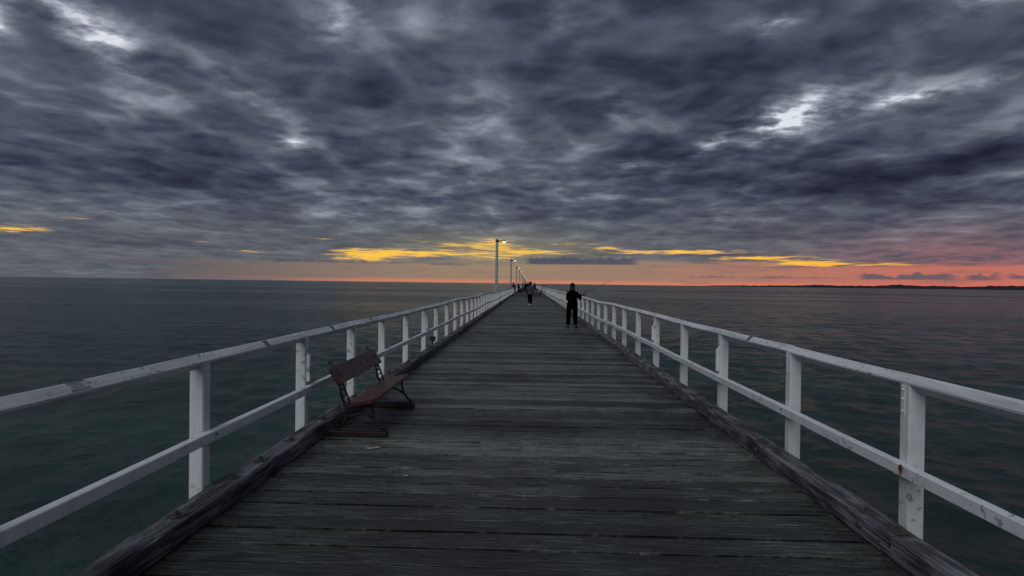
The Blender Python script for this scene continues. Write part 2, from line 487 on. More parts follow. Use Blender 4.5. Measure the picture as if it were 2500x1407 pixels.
M_DECK, M_BEAM, M_WHITE, M_RAIL = deck_wood(), beam_wood(), white_paint(), rail_paint()
M_RED, M_RUST, M_WATER = red_wood(), rust_metal(), water()
M_DARKRED = simple('dark_red_stained_wood', (0.014, 0.004, 0.0035), 0.6, 0, 0.4, 12)
M_IRON = simple('black_cast_iron', (0.020, 0.021, 0.023), 0.45, 0.3, 0.4, 40)
M_DARKWOOD = simple('dark_bearer_timber', (0.006, 0.006, 0.006), 0.8, 0, 0.4, 6)
M_BLACK = simple('black_cloth', (0.002, 0.002, 0.0023), 1.0, 0, 0.3, 30, 0.02)
M_GREYCLOTH = simple('slate_grey_fleece', (0.055, 0.062, 0.075), 0.9, 0, 0.3, 30, 0.2)
M_NAVY = simple('navy_cloth', (0.010, 0.012, 0.022), 0.85, 0, 0.3, 30, 0.2)
M_KHAKI = simple('khaki_cloth', (0.10, 0.095, 0.08), 0.9, 0, 0.2, 30, 0.2)
M_RED_CLOTH = simple('red_cloth', (0.28, 0.03, 0.03), 0.9, 0, 0.2, 30, 0.2)
M_SKIN = simple('skin', (0.22, 0.13, 0.095), 0.55, 0, 0.1, 20)
M_HAIR = simple('dark_hair', (0.012, 0.009, 0.008), 0.6, 0, 0.5, 60)
M_GREYHAIR = simple('grey_hair', (0.022, 0.021, 0.02), 0.65, 0, 0.4, 60)
M_SOLE = simple('white_rubber', (0.6, 0.6, 0.58), 0.6, 0, 0.1, 20)
M_RUBBER = simple('black_rubber', (0.012, 0.012, 0.012), 0.6, 0, 0.2, 40)
M_PVC = simple('white_plastic_pipe', (0.50, 0.52, 0.55), 0.4, 0, 0.08, 20)
M_PALE = simple('dull_white', (0.34, 0.34, 0.33), 0.8, 0, 0.2, 60)  # white toned down to a duller grey for the feather
M_POLE = simple('weathered_white_paint_shaded_grey', (0.33, 0.335, 0.33), 0.7, 0, 0.25, 8)  # white lamp poles, their shade put into a greyer base colour
M_STEEL = simple('brushed_steel', (0.35, 0.36, 0.37), 0.35, 0.9, 0.15, 30)
M_PLAQUE = simple('bronze_plaque', (0.16, 0.165, 0.18), 0.4, 0.5, 0.15, 50)
M_INK = simple('dark_engraving', (0.025, 0.025, 0.028), 0.6, 0, 0.2, 50)
M_TEAL = simple('faded_green_board', (0.10, 0.14, 0.13), 0.6, 0, 0.2, 15)
M_BLUE = simple('blue_plastic', (0.03, 0.05, 0.10), 0.4, 0, 0.2, 15)

# ------------------------------------------------------------------ sea and far shore
def build_sea():
    """one sheet: a fan of small wind waves round the pier, running out to a flat disc at the horizon"""
    rg = np.random.RandomState(11)
    r = [1.5]
    while r[-1] < 420: r.append(r[-1]+max(0.12, r[-1]*0.0062))
    r = np.array(r)
    th = np.linspace(math.radians(-60), math.radians(60), 800)
    Rr, T = np.meshgrid(r, th, indexing='ij')
    x, y = Rr*np.sin(T)+EYE.x, Rr*np.cos(T)
    sp = np.maximum(np.maximum(0.12, Rr*0.0062)*0.8, Rr*(th[1]-th[0]))
    z = np.zeros_like(x)
    for i in range(56):
        lam = 0.42*(14.0**(i/55.0))
        ang = rg.normal(math.radians(250), 0.75)          # travelling mostly toward the viewer, slightly across
        k = 2*math.pi/lam
        amp = 0.026*lam/(2*math.pi)*rg.uniform(0.6, 1.4)*(1.0 if lam < 1.5 else 0.8 if lam < 3 else 0.6)
        w = np.clip((lam/sp-2.6)/2.5, 0, 1)
        ph = k*(x*math.cos(ang)+y*math.sin(ang))+rg.uniform(0, 6.28)
        z += amp*w*np.sin(ph)
    # gusts and calmer patches
    pat = 0.75+0.35*np.sin(x*0.031+1.0+0.8*np.sin(y*0.02))*np.sin(y*0.043+0.5*np.sin(x*0.025))
    z = z*pat
    z *= np.clip((420-Rr)/120, 0, 1)
    edge = np.clip((np.abs(T)-math.radians(57))/math.radians(3), 0, 1)
    z = z*(1-edge)-4.0
    n0, n1 = x.shape
    co = np.stack([x, y, z], -1).reshape(-1, 3)
    # outer ring and back half as large flat faces
    idx = np.arange(n0*n1).reshape(n0, n1)
    quads = np.stack([idx[:-1, :-1], idx[:-1, 1:], idx[1:, 1:], idx[1:, :-1]], -1).reshape(-1, 4)
    me = bpy.data.meshes.new('sea')
    extra, faces = [], []
    base = len(co)
    outer = list(idx[-1])
    sel = outer[::20]+([outer[-1]] if (n1-1) % 20 else [])
    # ring from the fan's rim to the horizon
    far = []
    for v in outer[::20]:
        t = T.reshape(-1)[v]; far.append(base+len(extra)); extra.append((70000*math.sin(t)+EYE.x, 70000*math.cos(t), -4.0))
    t = T.reshape(-1)[outer[-1]]
    if (n1-1) % 20: far.append(base+len(extra)); extra.append((70000*math.sin(t)+EYE.x, 70000*math.cos(t), -4.0))
    starts = list(range(0, n1, 20))+([n1-1] if (n1-1) % 20 else [])
    polys = []
    for a, c, fa, fc in zip(starts, starts[1:], far, far[1:]):
        polys.append(outer[a:c+1]+[fc, fa])
    # behind the viewer
    left, right = list(idx[:, 0]), list(idx[:, -1])
    back = []
    for k in range(25):
        t = math.radians(60+240*k/24)
        back.append((70000*math.sin(t)+EYE.x, 70000*math.cos(t), -4.0))
    b0 = base+len(extra); extra += back[1:-1]
    ids = [far[-1]]+[b0+k for k in range(len(back)-2)]+[far[0]]
    hub = base+len(extra); extra.append((EYE.x, -5.0, -4.0))
    polys.append([right[0]]+right[1:]+[ids[0], ids[1], hub])
    for a, c in zip(ids[1:-2], ids[2:-1]): polys.append([hub, a, c])
    polys.append([hub, ids[-2], ids[-1]]+left[::-1])
    polys.append([hub]+list(idx[0][::1]))
    allco = np.concatenate([co, np.array(extra)])
    nq = len(quads)
    loops = np.concatenate([quads.reshape(-1)]+[np.array(p) for p in polys])
    sizes = np.concatenate([np.full(nq, 4), np.array([len(p) for p in polys])])
    start = np.concatenate([[0], np.cumsum(sizes)[:-1]])
    me.vertices.add(len(allco)); me.vertices.foreach_set('co', allco.astype(np.float32).reshape(-1))
    me.loops.add(len(loops)); me.loops.foreach_set('vertex_index', loops.astype(np.int32))
    me.polygons.add(len(sizes)); me.polygons.foreach_set('loop_start', start.astype(np.int32)); me.polygons.foreach_set('loop_total', sizes.astype(np.int32))
    sm = np.zeros(len(sizes), bool); sm[:nq] = True
    me.polygons.foreach_set('use_smooth', sm)
    me.update(calc_edges=True); me.validate()
    me.materials.append(M_WATER)
    o = bpy.data.objects.new('sea', me); link(o)
    tag(o, 'dark green sea with small ripples on both sides of the pier', kind='structure')
build_sea()

def far_shore():
    m, nt, p = material('wooded_far_shore', (0.018, 0.02, 0.03), 0.95, 0, 0.0)
    g = nt.nodes.new('ShaderNodeNewGeometry')
    n = noise(nt, g.outputs['Position'], 0.004, 6, 0.65)
    nt.links.new(mixc(nt, n, (0.022, 0.024, 0.038), (0.045, 0.048, 0.068)), p.inputs['Base Color'])
    bm = bmesh.new()
    rnd = random.Random(5)
    D = 14000.0
    ph = [rnd.uniform(0, 6.28) for _ in range(12)]
    rows = []
    n_ = 150
    for i in range(n_+1):
        a = 15.0+(62.0-15.0)*i/n_
        s = min(1.0, max(0.0, (a-15.5)/14.0))
        env = 12+s*44+min(1, max(0, (a-33)/6))*20
        hgt = env*(1+0.12*math.sin(a*0.9+ph[0])+0.08*math.sin(a*2.1+ph[1])+0.05*math.sin(a*5.3+ph[2]))+4*math.sin(a*11+ph[3])+rnd.uniform(-2.5, 2.5)
        for c_, w_, h_ in ((25.8, 1.2, 9), (31.4, 1.3, 14), (22.0, 0.8, 4)):
            hgt += h_*math.exp(-((a-c_)/w_)**2)
        hgt = max(2.0, hgt*min(1, s*6+0.15))
        u = Vector((math.sin(R(a)), math.cos(R(a)), 0))
        row = []
        for k, (dd, hh) in enumerate(((0, 0), (60, 0.30), (420, 0.55+0.1*math.sin(a*7)), (1100, 0.85), (1700, 1.0), (2600, 0.6), (4200, 0))):
            q = u*(D+dd); row.append(bm.verts.new((q.x, q.y, -4.6+hgt*hh*(1+dd/D))))
        rows.append(row)
    for r0, r1 in zip(rows, rows[1:]):
        for k in range(len(r0)-1):
            bm.faces.new((r0[k], r0[k+1], r1[k+1], r1[k]))
    o = mesh_obj('hills', bm, m, smooth=False)
    tag(o, 'long low dark wooded shore on the right horizon', kind='structure')
far_shore()

# ------------------------------------------------------------------ pier deck
PIER_END = 660.0
KIN, KOUT = 2.11, 2.29           # kerb inner and outer faces
PX = 2.36                        # post centre
def wave(y, side):
    """settling of the old pier: small near, larger further along (vertical, lateral)"""
    g = min(1.0, max(0.0, (y-8)/14.0))
    return (0.004+0.022*g)*math.sin(y*0.47+side*1.3)+(0.003+0.012*g)*math.sin(y*1.13+side), (0.003+0.02*g)*math.sin(y*0.31+side*2.0)

bm = bmesh.new()
for x in (-2.05, -1.1, -0.02, 1.1, 2.05):
    box(bm, x-0.09, x+0.09, 1.0, PIER_END, -0.42, -0.085)
yy = 1.2
while yy < 120:
    box(bm, -2.6, 2.6, yy-0.15, yy+0.15, -0.75, -0.425)
    for x in (-1.9, 1.9):
        tube(bm, [(x, yy, -7.0), (x, yy, -0.755)], [0.19, 0.17], 10)
    yy += 7.4
deck = mesh_obj('pier_deck', bm, M_DARKWOOD)
tag(deck, 'long grey timber pier deck running to the horizon', kind='structure')

def plank_mesh(seed, wid=1.0):
    """unit plank: length 4.56 along x, width 1 along y (scaled), thickness .08 ; uneven edges"""
    rnd = random.Random(seed)
    bm = bmesh.new()
    n = 6
    rows = []
    for i in range(n+1):
        x = -2.28+4.56*i/n
        e0, e1 = rnd.uniform(0, 0.030), rnd.uniform(0, 0.030)
        dz = rnd.uniform(-0.002, 0.002)
        y0, y1 = -0.5+e0, 0.5-e1
        ch = 0.010
        rows.append([bm.verts.new(p) for p in ((x, y0, -0.08), (x, y0, -0.002+dz), (x, y0+ch, dz), (x, y1-ch, dz), (x, y1, -0.002+dz), (x, y1, -0.08))])
    for a, b in zip(rows, rows[1:]):
        for k in range(5):
            bm.faces.new((a[k], a[k+1], b[k+1], b[k]))
    bm.faces.new(rows[0]); bm.faces.new(list(reversed(rows[-1])))
    bmesh.ops.recalc_face_normals(bm, faces=bm.faces[:])
    me = bpy.data.meshes.new('plank'); bm.to_mesh(me); bm.free()
    me.materials.append(M_DECK)
    return me
PLANKS = [plank_mesh(100+i) for i in range(14)]
rp = random.Random(21)
y = 1.2
nail_bm = bmesh.new()
count = 0
while count < 300:
    w = rp.choice((0.165, 0.18, 0.195, 0.2, 0.21, 0.22))
    gap = rp.choice((0.014, 0.018, 0.021, 0.025, 0.031))
    z = rp.uniform(-0.006, 0.004)
    o = inst('plank', PLANKS[rp.randrange(len(PLANKS))], deck, (rp.uniform(-0.01, 0.01), y+w/2, z),
             (rp.uniform(-0.020, 0.020), 0, rp.uniform(-0.0018, 0.0018)+(math.pi if rp.random() < 0.5 else 0)), (1, w, 1))
    if y < 22:
        for x in (-1.98, -1.12, -0.10, 0.06, 1.05, 2.0):
            for k in ((0.25, 0.75) if abs(x) > 0.5 else ((0.3,) if x < 0 else (0.7,))):
                if rp.random() < (0.9 if abs(x) < 0.5 else 0.45):
                    xx = x+rp.uniform(-0.03, 0.03); q = y+w*(k+rp.uniform(-0.08, 0.08))
                    tube(nail_bm, [(xx, q, z-0.01), (xx, q, z+0.0035)], [0.013, 0.011], 7)
    y += w+gap
    count += 1
nails = mesh_obj('nail_heads', nail_bm, M_RUST, deck)
nails['kind'] = 'stuff'
bm = bmesh.new()
while y < PIER_END:
    w = 0.2
    z = rp.uniform(-0.005, 0.004)
    a = box(bm, -2.28, 2.28, y, y+w-0.012, z-0.06, z)
    y += w
far_planks = mesh_obj('plank_run', bm, M_DECK, deck)
far_planks['kind'] = 'stuff'

# ------------------------------------------------------------------ kerbs
def kerb_beam(side, y0, y1, seed, step0, step1):
    rnd = random.Random(seed)
    bm = bmesh.new()
    n = max(3, int((y1-y0)/0.45))
    mid = 0.065
    prof = [(KIN+0.004, 0.008), (KIN, mid-0.001), (KIN, mid+0.001), (KIN, 0.132), (KIN+0.010, 0.143), (KOUT-0.012, 0.141), (KOUT, 0.128), (KOUT, 0.008)]
    rows = []
    for i in range(n+1):
        t = i/n
        row = []
        for k, (px_, pz) in enumerate(prof):
            yy_ = y0+(y1-y0)*t
            if i == 0 and pz < mid: yy_ += step0
            if i == n and pz < mid: yy_ += step1
            jx = rnd.uniform(-0.004, 0.004) if k in (3, 4, 5, 6) else rnd.uniform(-0.0015, 0.0015)
            jz = rnd.uniform(-0.006, 0.004) if k in (3, 4, 5, 6) else 0
            if i in (0, n) and k in (3, 4, 5, 6): jz -= 0.006
            row.append(bm.verts.new((side*(px_+jx), yy_, pz+jz)))
        rows.append(row)
    for a, b in zip(rows, rows[1:]):
        for k in range(len(prof)):
            bm.faces.new((a[k], a[(k+1) % len(prof)], b[(k+1) % len(prof)], b[k]))
    bm.faces.new(rows[0]); bm.faces.new(list(reversed(rows[-1])))
    return bm

bm = bmesh.new()
box(bm, -0.045, 0.045, -0.045, 0.045, 0, 0.006); bevel(bm, 0.0015)
PLATE = bpy.data.meshes.new('bolt_plate'); bm.to_mesh(PLATE); bm.free(); PLATE.materials.append(M_RUST)
bm = bmesh.new()
tube(bm, [(0, 0, 0.006), (0, 0, 0.022)], [0.019, 0.018], 6)
tube(bm, [(0, 0, 0.0215), (0, 0, 0.034)], [0.010, 0.009], 8)
NUT = bpy.data.meshes.new('nut'); bm.to_mesh(NUT); bm.free(); NUT.materials.append(M_RUST)
bm = bmesh.new()
tube(bm, [(0, 0, 0), (0, 0, 0.006), (0, 0, 0.016)], [0.026, 0.024, 0.012], 8)
BOLT = bpy.data.meshes.new('bolt_head'); bm.to_mesh(BOLT); bm.free(); BOLT.materials.append(M_RUST)

def kerb(side, joints, plates, bolts, label):
    root = empty('timber_kerb', (side*(KIN+KOUT)/2, 1.0, 0))
    tag(root, label, 'kerb', 'timber kerbs along the pier')
    off = Vector((-root.location.x, -1.0, 0))
    for i, (a, b) in enumerate(zip(joints, joints[1:])):
        s0 = 0.11 if i % 2 else -0.10
        s1 = 0.11 if (i+1) % 2 else -0.10
        o = mesh_obj('beam', kerb_beam(side, a+0.004, b-0.004, 300+i*7+(side > 0)*500, s0, s1), M_BEAM, root)
        o.location = off+Vector((0, 0, wave((a+b)/2, side)[0]*0.3))
    far = kerb_beam(side, joints[-1]+0.004, PIER_END, 9, 0, 0)
    o = mesh_obj('beam_run', far, M_BEAM, root); o.location = off; o['kind'] = 'stuff'
    for (x, y_, tilt) in plates:
        p = inst('bolt_plate', PLATE, root, Vector((x, y_, 0.1415+wave(y_, side)[0]*0.3))+off, (0, 0, tilt))
        inst('nut', NUT, p)
    for (y_, z_) in bolts:
        inst('bolt_head', BOLT, root, Vector((side*KIN, y_, z_))+off, (0, -side*math.pi/2, 0))

def joints_from(first, last, seed):
    rnd = random.Random(seed); j = list(first)
    while j[-1] < last: j.append(j[-1]+rnd.uniform(3.4, 5.2))
    return j
rk = random.Random(4)
def plate_run(side, given, start, end):
    out = [(side*2.19, y_, rk.uniform(-0.3, 0.3)) for y_ in given]
    y_ = start
    while y_ < end:
        out.append((side*(2.19+rk.uniform(-0.03, 0.03)), y_, rk.uniform(-0.4, 0.4))); y_ += rk.choice((0.45, 0.75, 1.1))
    return out
kerb(-1, joints_from([0.9, 3.3, 4.72, 10.1], 100, 1), plate_run(-1, [2.4, 3.59, 4.29, 4.74, 5.35], 6.2, 34), [(4.05, 0.075), (8.9, 0.07), (11.3, 0.07), (14.6, 0.07), (18.2, 0.07)], 'weathered timber kerb along the left edge of the pier, beside the bench')
kerb(1, joints_from([0.9, 3.55, 5.45, 7.73, 13.0], 100, 2), plate_run(1, [2.7, 3.61, 3.93, 5.33, 5.66, 7.9], 8.6, 34), [(3.88, 0.075), (5.62, 0.07), (9.4, 0.07), (12.2, 0.07), (16.0, 0.07)], 'weathered timber kerb along the right edge of the pier, by the fisherman')

# ------------------------------------------------------------------ white railings
RC, RH = 1.018, 0.051              # top rail centre height, half diagonal
def post_mesh(side):
    bm = bmesh.new()
    w = 0.05
    prof = [(-w, -0.6), (w, -0.6), (w, RC-RH-0.004), (0.0, RC-RH-0.003), (-w, RC-0.004)]
    a = [bm.verts.new((side*x, -0.047, z)) for x, z in prof]
    b = [bm.verts.new((side*x, 0.047, z)) for x, z in prof]
    n = len(prof)
    for k in range(n): bm.faces.new((a[k], a[(k+1) % n], b[(k+1) % n], b[k]))
    bm.faces.new(a); bm.faces.new(list(reversed(b)))
    bmesh.ops.recalc_face_normals(bm, faces=bm.faces[:])
    es = [e for e in bm.edges if abs(e.verts[0].co.z-e.verts[1].co.z) > 0.5]
    bmesh.ops.bevel(bm, geom=es, offset=0.006, segments=2, affect='EDGES')
    me = bpy.data.meshes.new('post'); bm.to_mesh(me); bm.free(); me.materials.append(M_WHITE)
    return me
def rail_mesh(kind):
    """unit length along y, 0..1, slightly bowed"""
    bm = bmesh.new()
    rows = []
    for i in range(4):
        t = i/3
        if kind == 'top':
            c = 0.006; q = RH
            prof = [(-q, c), (-c, q), (c, q), (q, c), (q, -c), (c, -q), (-c, -q), (-q, -c)]
        else:
            c = 0.005
            x0, x1, z0, z1 = -0.03, 0.03, -0.037, 0.037
            prof = [(x0, z0+c), (x0, z1-c), (x0+c, z1), (x1-c, z1), (x1, z1-c), (x1, z0+c), (x1-c, z0), (x0+c, z0)]
        rows.append([bm.verts.new((x, t, z-(0.004*math.sin(math.pi*t) if 0 < i < 3 else 0))) for x, z in prof])
    for a, b in zip(rows, rows[1:]):
        for k in range(8): bm.faces.new((a[k], a[(k+1) % 8], b[(k+1) % 8], b[k]))
    bm.faces.new(rows[0]); bm.faces.new(list(reversed(rows[-1])))
    bmesh.ops.recalc_face_normals(bm, faces=bm.faces[:])
    me = bpy.data.meshes.new(kind+'_rail'); bm.to_mesh(me); bm.free(); me.materials.append(M_RAIL if kind == 'top' else M_WHITE)
    return me
TOP, MID = rail_mesh('top'), rail_mesh('mid')
bm = bmesh.new()
box(bm, -0.004, 0.0, -0.016, 0.016, -0.10, 0.085); bevel(bm, 0.001)
for z in (-0.075, 0.0, 0.06):
    tube(bm, [(-0.003, 0, z), (-0.011, 0, z)], [0.009, 0.007], 7, (0, 1, 0))
STRAP = bpy.data.meshes.new('strap'); bm.to_mesh(STRAP); bm.free(); STRAP.materials.append(M_WHITE)
bm = bmesh.new()
box(bm, -0.04, 0.0, -0.02, 0.02, 0.0, 0.30)
for v in bm.verts:
    if v.co.z > 0.2 and v.co.x < -0.01: v.co.z -= 0.045
bevel(bm, 0.003)
BATTEN = bpy.data.meshes.new('batten'); bm.to_mesh(BATTEN); bm.free(); BATTEN.materials.append(M_WHITE)

def railing(side, posts, straps, battens, label):
    root = empty('white_railing', (side*PX, posts[0], 0))
    tag(root, label, 'railing', 'white timber railings of the pier')
    off = Vector((-root.location.x, -root.location.y, 0))
    pm = post_mesh(side)
    rnd = random.Random(31+side)
    def at(y_):
        dz, dx = wave(y_, side)
        return Vector((side*(PX+dx), y_, dz))
    def span(name, me, a, b, gap):
        d = b-a; L = d.length
        rz = -math.atan2(d.x, d.y); rx = math.asin(d.z/L)
        o = inst(name, me, root, a+d*(gap/L)+off, (0, 0, 0), (1, L-2*gap, 1))
        o.rotation_euler = (rx, 0, rz)
        return o
    for i, y_ in enumerate(posts):
        p = at(y_)
        o = inst('post', pm, root, p+off, (0, 0, rnd.uniform(-0.02, 0.02)))
        if i in straps:
            inst('strap', STRAP, o, (-side*0.050, 0.012, RC-0.105), (0, 0, 0), (side, 1, 1))
        if i in battens:
            inst('batten', BATTEN, o, (-side*0.0505, -0.012, 0.565), (0, 0, 0), (side, 1, 1))
    for a, b in zip([posts[0]-1.85]+posts, posts):
        A, B = at(a), at(b)
        h = Vector((0, 0, RC))
        jit = Vector((0, 0, rnd.uniform(-0.003, 0.003)))
        span('top_rail', TOP, A+h+jit, B+h+Vector((0, 0, rnd.uniform(-0.004, 0.004))), 0.005)
    mids = ([posts[0]-1.85]+posts)
    k = 0
    while k < len(mids)-1:
        e = min(len(mids)-1, k+(1 if k < 2 else rnd.choice((1, 2))))
        h = Vector((-side*0.0815, 0, 0.49))
        span('mid_rail', MID, at(mids[k])+h, at(mids[e])+h+Vector((0, 0, rnd.uniform(-0.006, 0.006))), 0.003)
        k = e
    # the rest, too far to tell apart
    bmp, bmt = bmesh.new(), bmesh.new()
    y_ = posts[-1]+1.85
    prev = posts[-1]
    while y_ < PIER_END:
        p = at(y_)
        box(bmp, p.x-0.05, p.x+0.05, y_-0.047, y_+0.047, -0.6, RC-RH*0.6+p.z)
        q = at(prev)
        for (hx, hz, r) in ((0, RC, RH), (-side*0.0815, 0.49, 0.045)):
            tube(bmt, [(q.x+hx, prev, q.z+hz), (p.x+hx, y_, p.z+hz)], [r, r], 4, (1, 0, 0), cap=False)
        prev = y_; y_ += 1.85
    for nm, b_, mt in (('post_run', bmp, M_WHITE), ('rail_run', bmt, M_RAIL)):
        o = mesh_obj(nm, b_, mt, root); o.location = off; o['kind'] = 'stuff'
    return root, off, at

def post_list(first, end):
    p = list(first); rnd = random.Random(len(first))
    while p[-1] < end: p.append(p[-1]+1.85+rnd.uniform(-0.04, 0.04))
    return p
rootL, offL, atL = railing(-1, post_list([2.25, 4.14, 6.05, 7.76, 9.41, 11.28, 13.25, 14.98, 16.9], 100), {0, 1, 2, 3, 4}, {2, 6}, 'white timber railing on the left with a plaque, behind the bench')
rootR, offR, atR = railing(1, post_list([1.86, 3.76, 5.42, 7.35, 9.16, 11.13, 12.97, 14.88], 100), {0, 1, 2}, {3, 5}, 'white timber railing on the right with a rust spot, beside the fisherman')

def on_rail_face(side, y_, u0, u1, length, lift, root, off, at, name, mat):
    """thin plate lying on the inner upper face of the diamond rail"""
    p = at(y_)
    bm = bmesh.new()
    box(bm, -0.5*length, 0.5*length, u0, u1, 0, lift)
    o = mesh_obj(name, bm, mat, root)
    n = Vector((-side, 0, 1)).normalized()
    up_ = Vector((side, 0, 1)).normalized()
    along = Vector((0, 1, 0)) if side < 0 else Vector((0, -1, 0))
    c = Vector((p.x, y_, p.z+RC))+n*(RH*0.7071+0.0012)
    Mx = Matrix((along, up_, along.cross(up_))).transposed().to_4x4()
    o.matrix_local = Matrix.Translation(c+off) @ Mx
    return o
def plaque():
    o = on_rail_face(-1, 2.96, -0.026, 0.03, 0.125, 0.003, rootL, offL, atL, 'plaque', M_RAIL)
    o['label'] = 'small plaque with a dark border and rows of fine lettering'
    bm = bmesh.new()
    L, a, b, t = 0.0605, -0.024, 0.028, 0.0018
    for (x0, x1, y0, y1) in ((-L, L, a, a+t), (-L, L, b-t, b), (-L, -L+t, a+t, b-t), (L-t, L, a+t, b-t)):
        box(bm, x0, x1, y0, y1, 0.0031, 0.0038)
    rnd = random.Random(3)
    for r in range(5):
        x = -0.048+rnd.uniform(0, 0.008)
        while x < 0.043+rnd.uniform(-0.012, 0):
            w = rnd.uniform(0.004, 0.011)
            box(bm, x, x+w, -0.016+r*0.0085, -0.0125+r*0.0085, 0.0031, 0.0036); x += w+0.0025
    for sx in (-1, 1):
        for yy_ in (a+0.004, b-0.004): tube(bm, [(sx*(L-0.005), yy_, 0.003), (sx*(L-0.005), yy_, 0.005)], [0.003, 0.0025], 6)
    mesh_obj('engraving', bm, M_INK, o)
plaque()
for (side, y_, rt, of, at_) in ((-1, 5.14, rootL, offL, atL), (-1, 6.9, rootL, offL, atL), (-1, 8.62, rootL, offL, atL), (1, 6.42, rootR, offR, atR)):
    o = on_rail_face(side, y_, -0.032, 0.032, 0.085, 0.003, rt, of, at_, 'plaque', M_PLAQUE)
    o['label'] = 'small dark metal plaque'
# rusted bracket on the right middle rail
def rusty_bracket():
    m, nt, p = material('rust_stain', (0.3, 0.1, 0.02), 0.8)
    g = nt.nodes.new('ShaderNodeNewGeometry'); n = noise(nt, g.outputs['Position'], 70.0, 4, 0.65)
    nt.links.new(ramp(nt, n, [(0.35, (0.03, 0.014, 0.008)), (0.5, (0.28, 0.09, 0.012)), (0.62, (0.5, 0.24, 0.03)), (0.7, (0.6, 0.5, 0.4))]), p.inputs['Base Color'])
    q = atR(3.76)
    bm = bmesh.new()
    xf = q.x-0.0815-0.030
    pts = [(0.030, 0.035), (0.006, 0.036), (-0.004, 0.028), (-0.006, -0.004), (0.004, -0.030), (0.016, -0.036), (0.026, -0.022), (0.033, 0.004)]
    a = [bm.verts.new((xf-0.0005, 3.70-y_, 0.49+q.z+z)) for y_, z in pts]
    b = [bm.verts.new((xf-0.004, 3.70-y_*0.9, 0.49+q.z+z*0.9)) for y_, z in pts]
    for k in range(len(pts)): bm.faces.new((a[k], a[(k+1) % len(pts)], b[(k+1) % len(pts)], b[k]))
    bm.faces.new(b); bm.faces.new(list(reversed(a)))
    o = mesh_obj('bracket', bm, m, rootR); o.location = offR
    o['label'] = 'rusted orange bracket patch'
    bm = bmesh.new()
    tube(bm, [(xf-0.003, 3.688, 0.505+q.z), (xf-0.007, 3.688, 0.505+q.z)], [0.016, 0.013], 7, (0, 1, 0))
    mesh_obj('bolt_hole', bm, M_INK, o)
rusty_bracket()
for (side, rt, of, at_, ys) in ((-1, rootL, offL, atL, (4.16, 6.06, 7.78, 9.43)), (1, rootR, offR, atR, (5.4, 7.34, 9.15))):
    for y_ in ys:
        q = at_(y_)
        bm = bmesh.new()
        tube(bm, [(0, 0, 0), (-side*0.006, 0, 0)], [0.011, 0.008], 7, (0, 1, 0))
        mesh_obj('bolt_head', bm, M_RUST, rt, loc=Vector((q.x-side*0.112, y_, 0.5+q.z))+of)

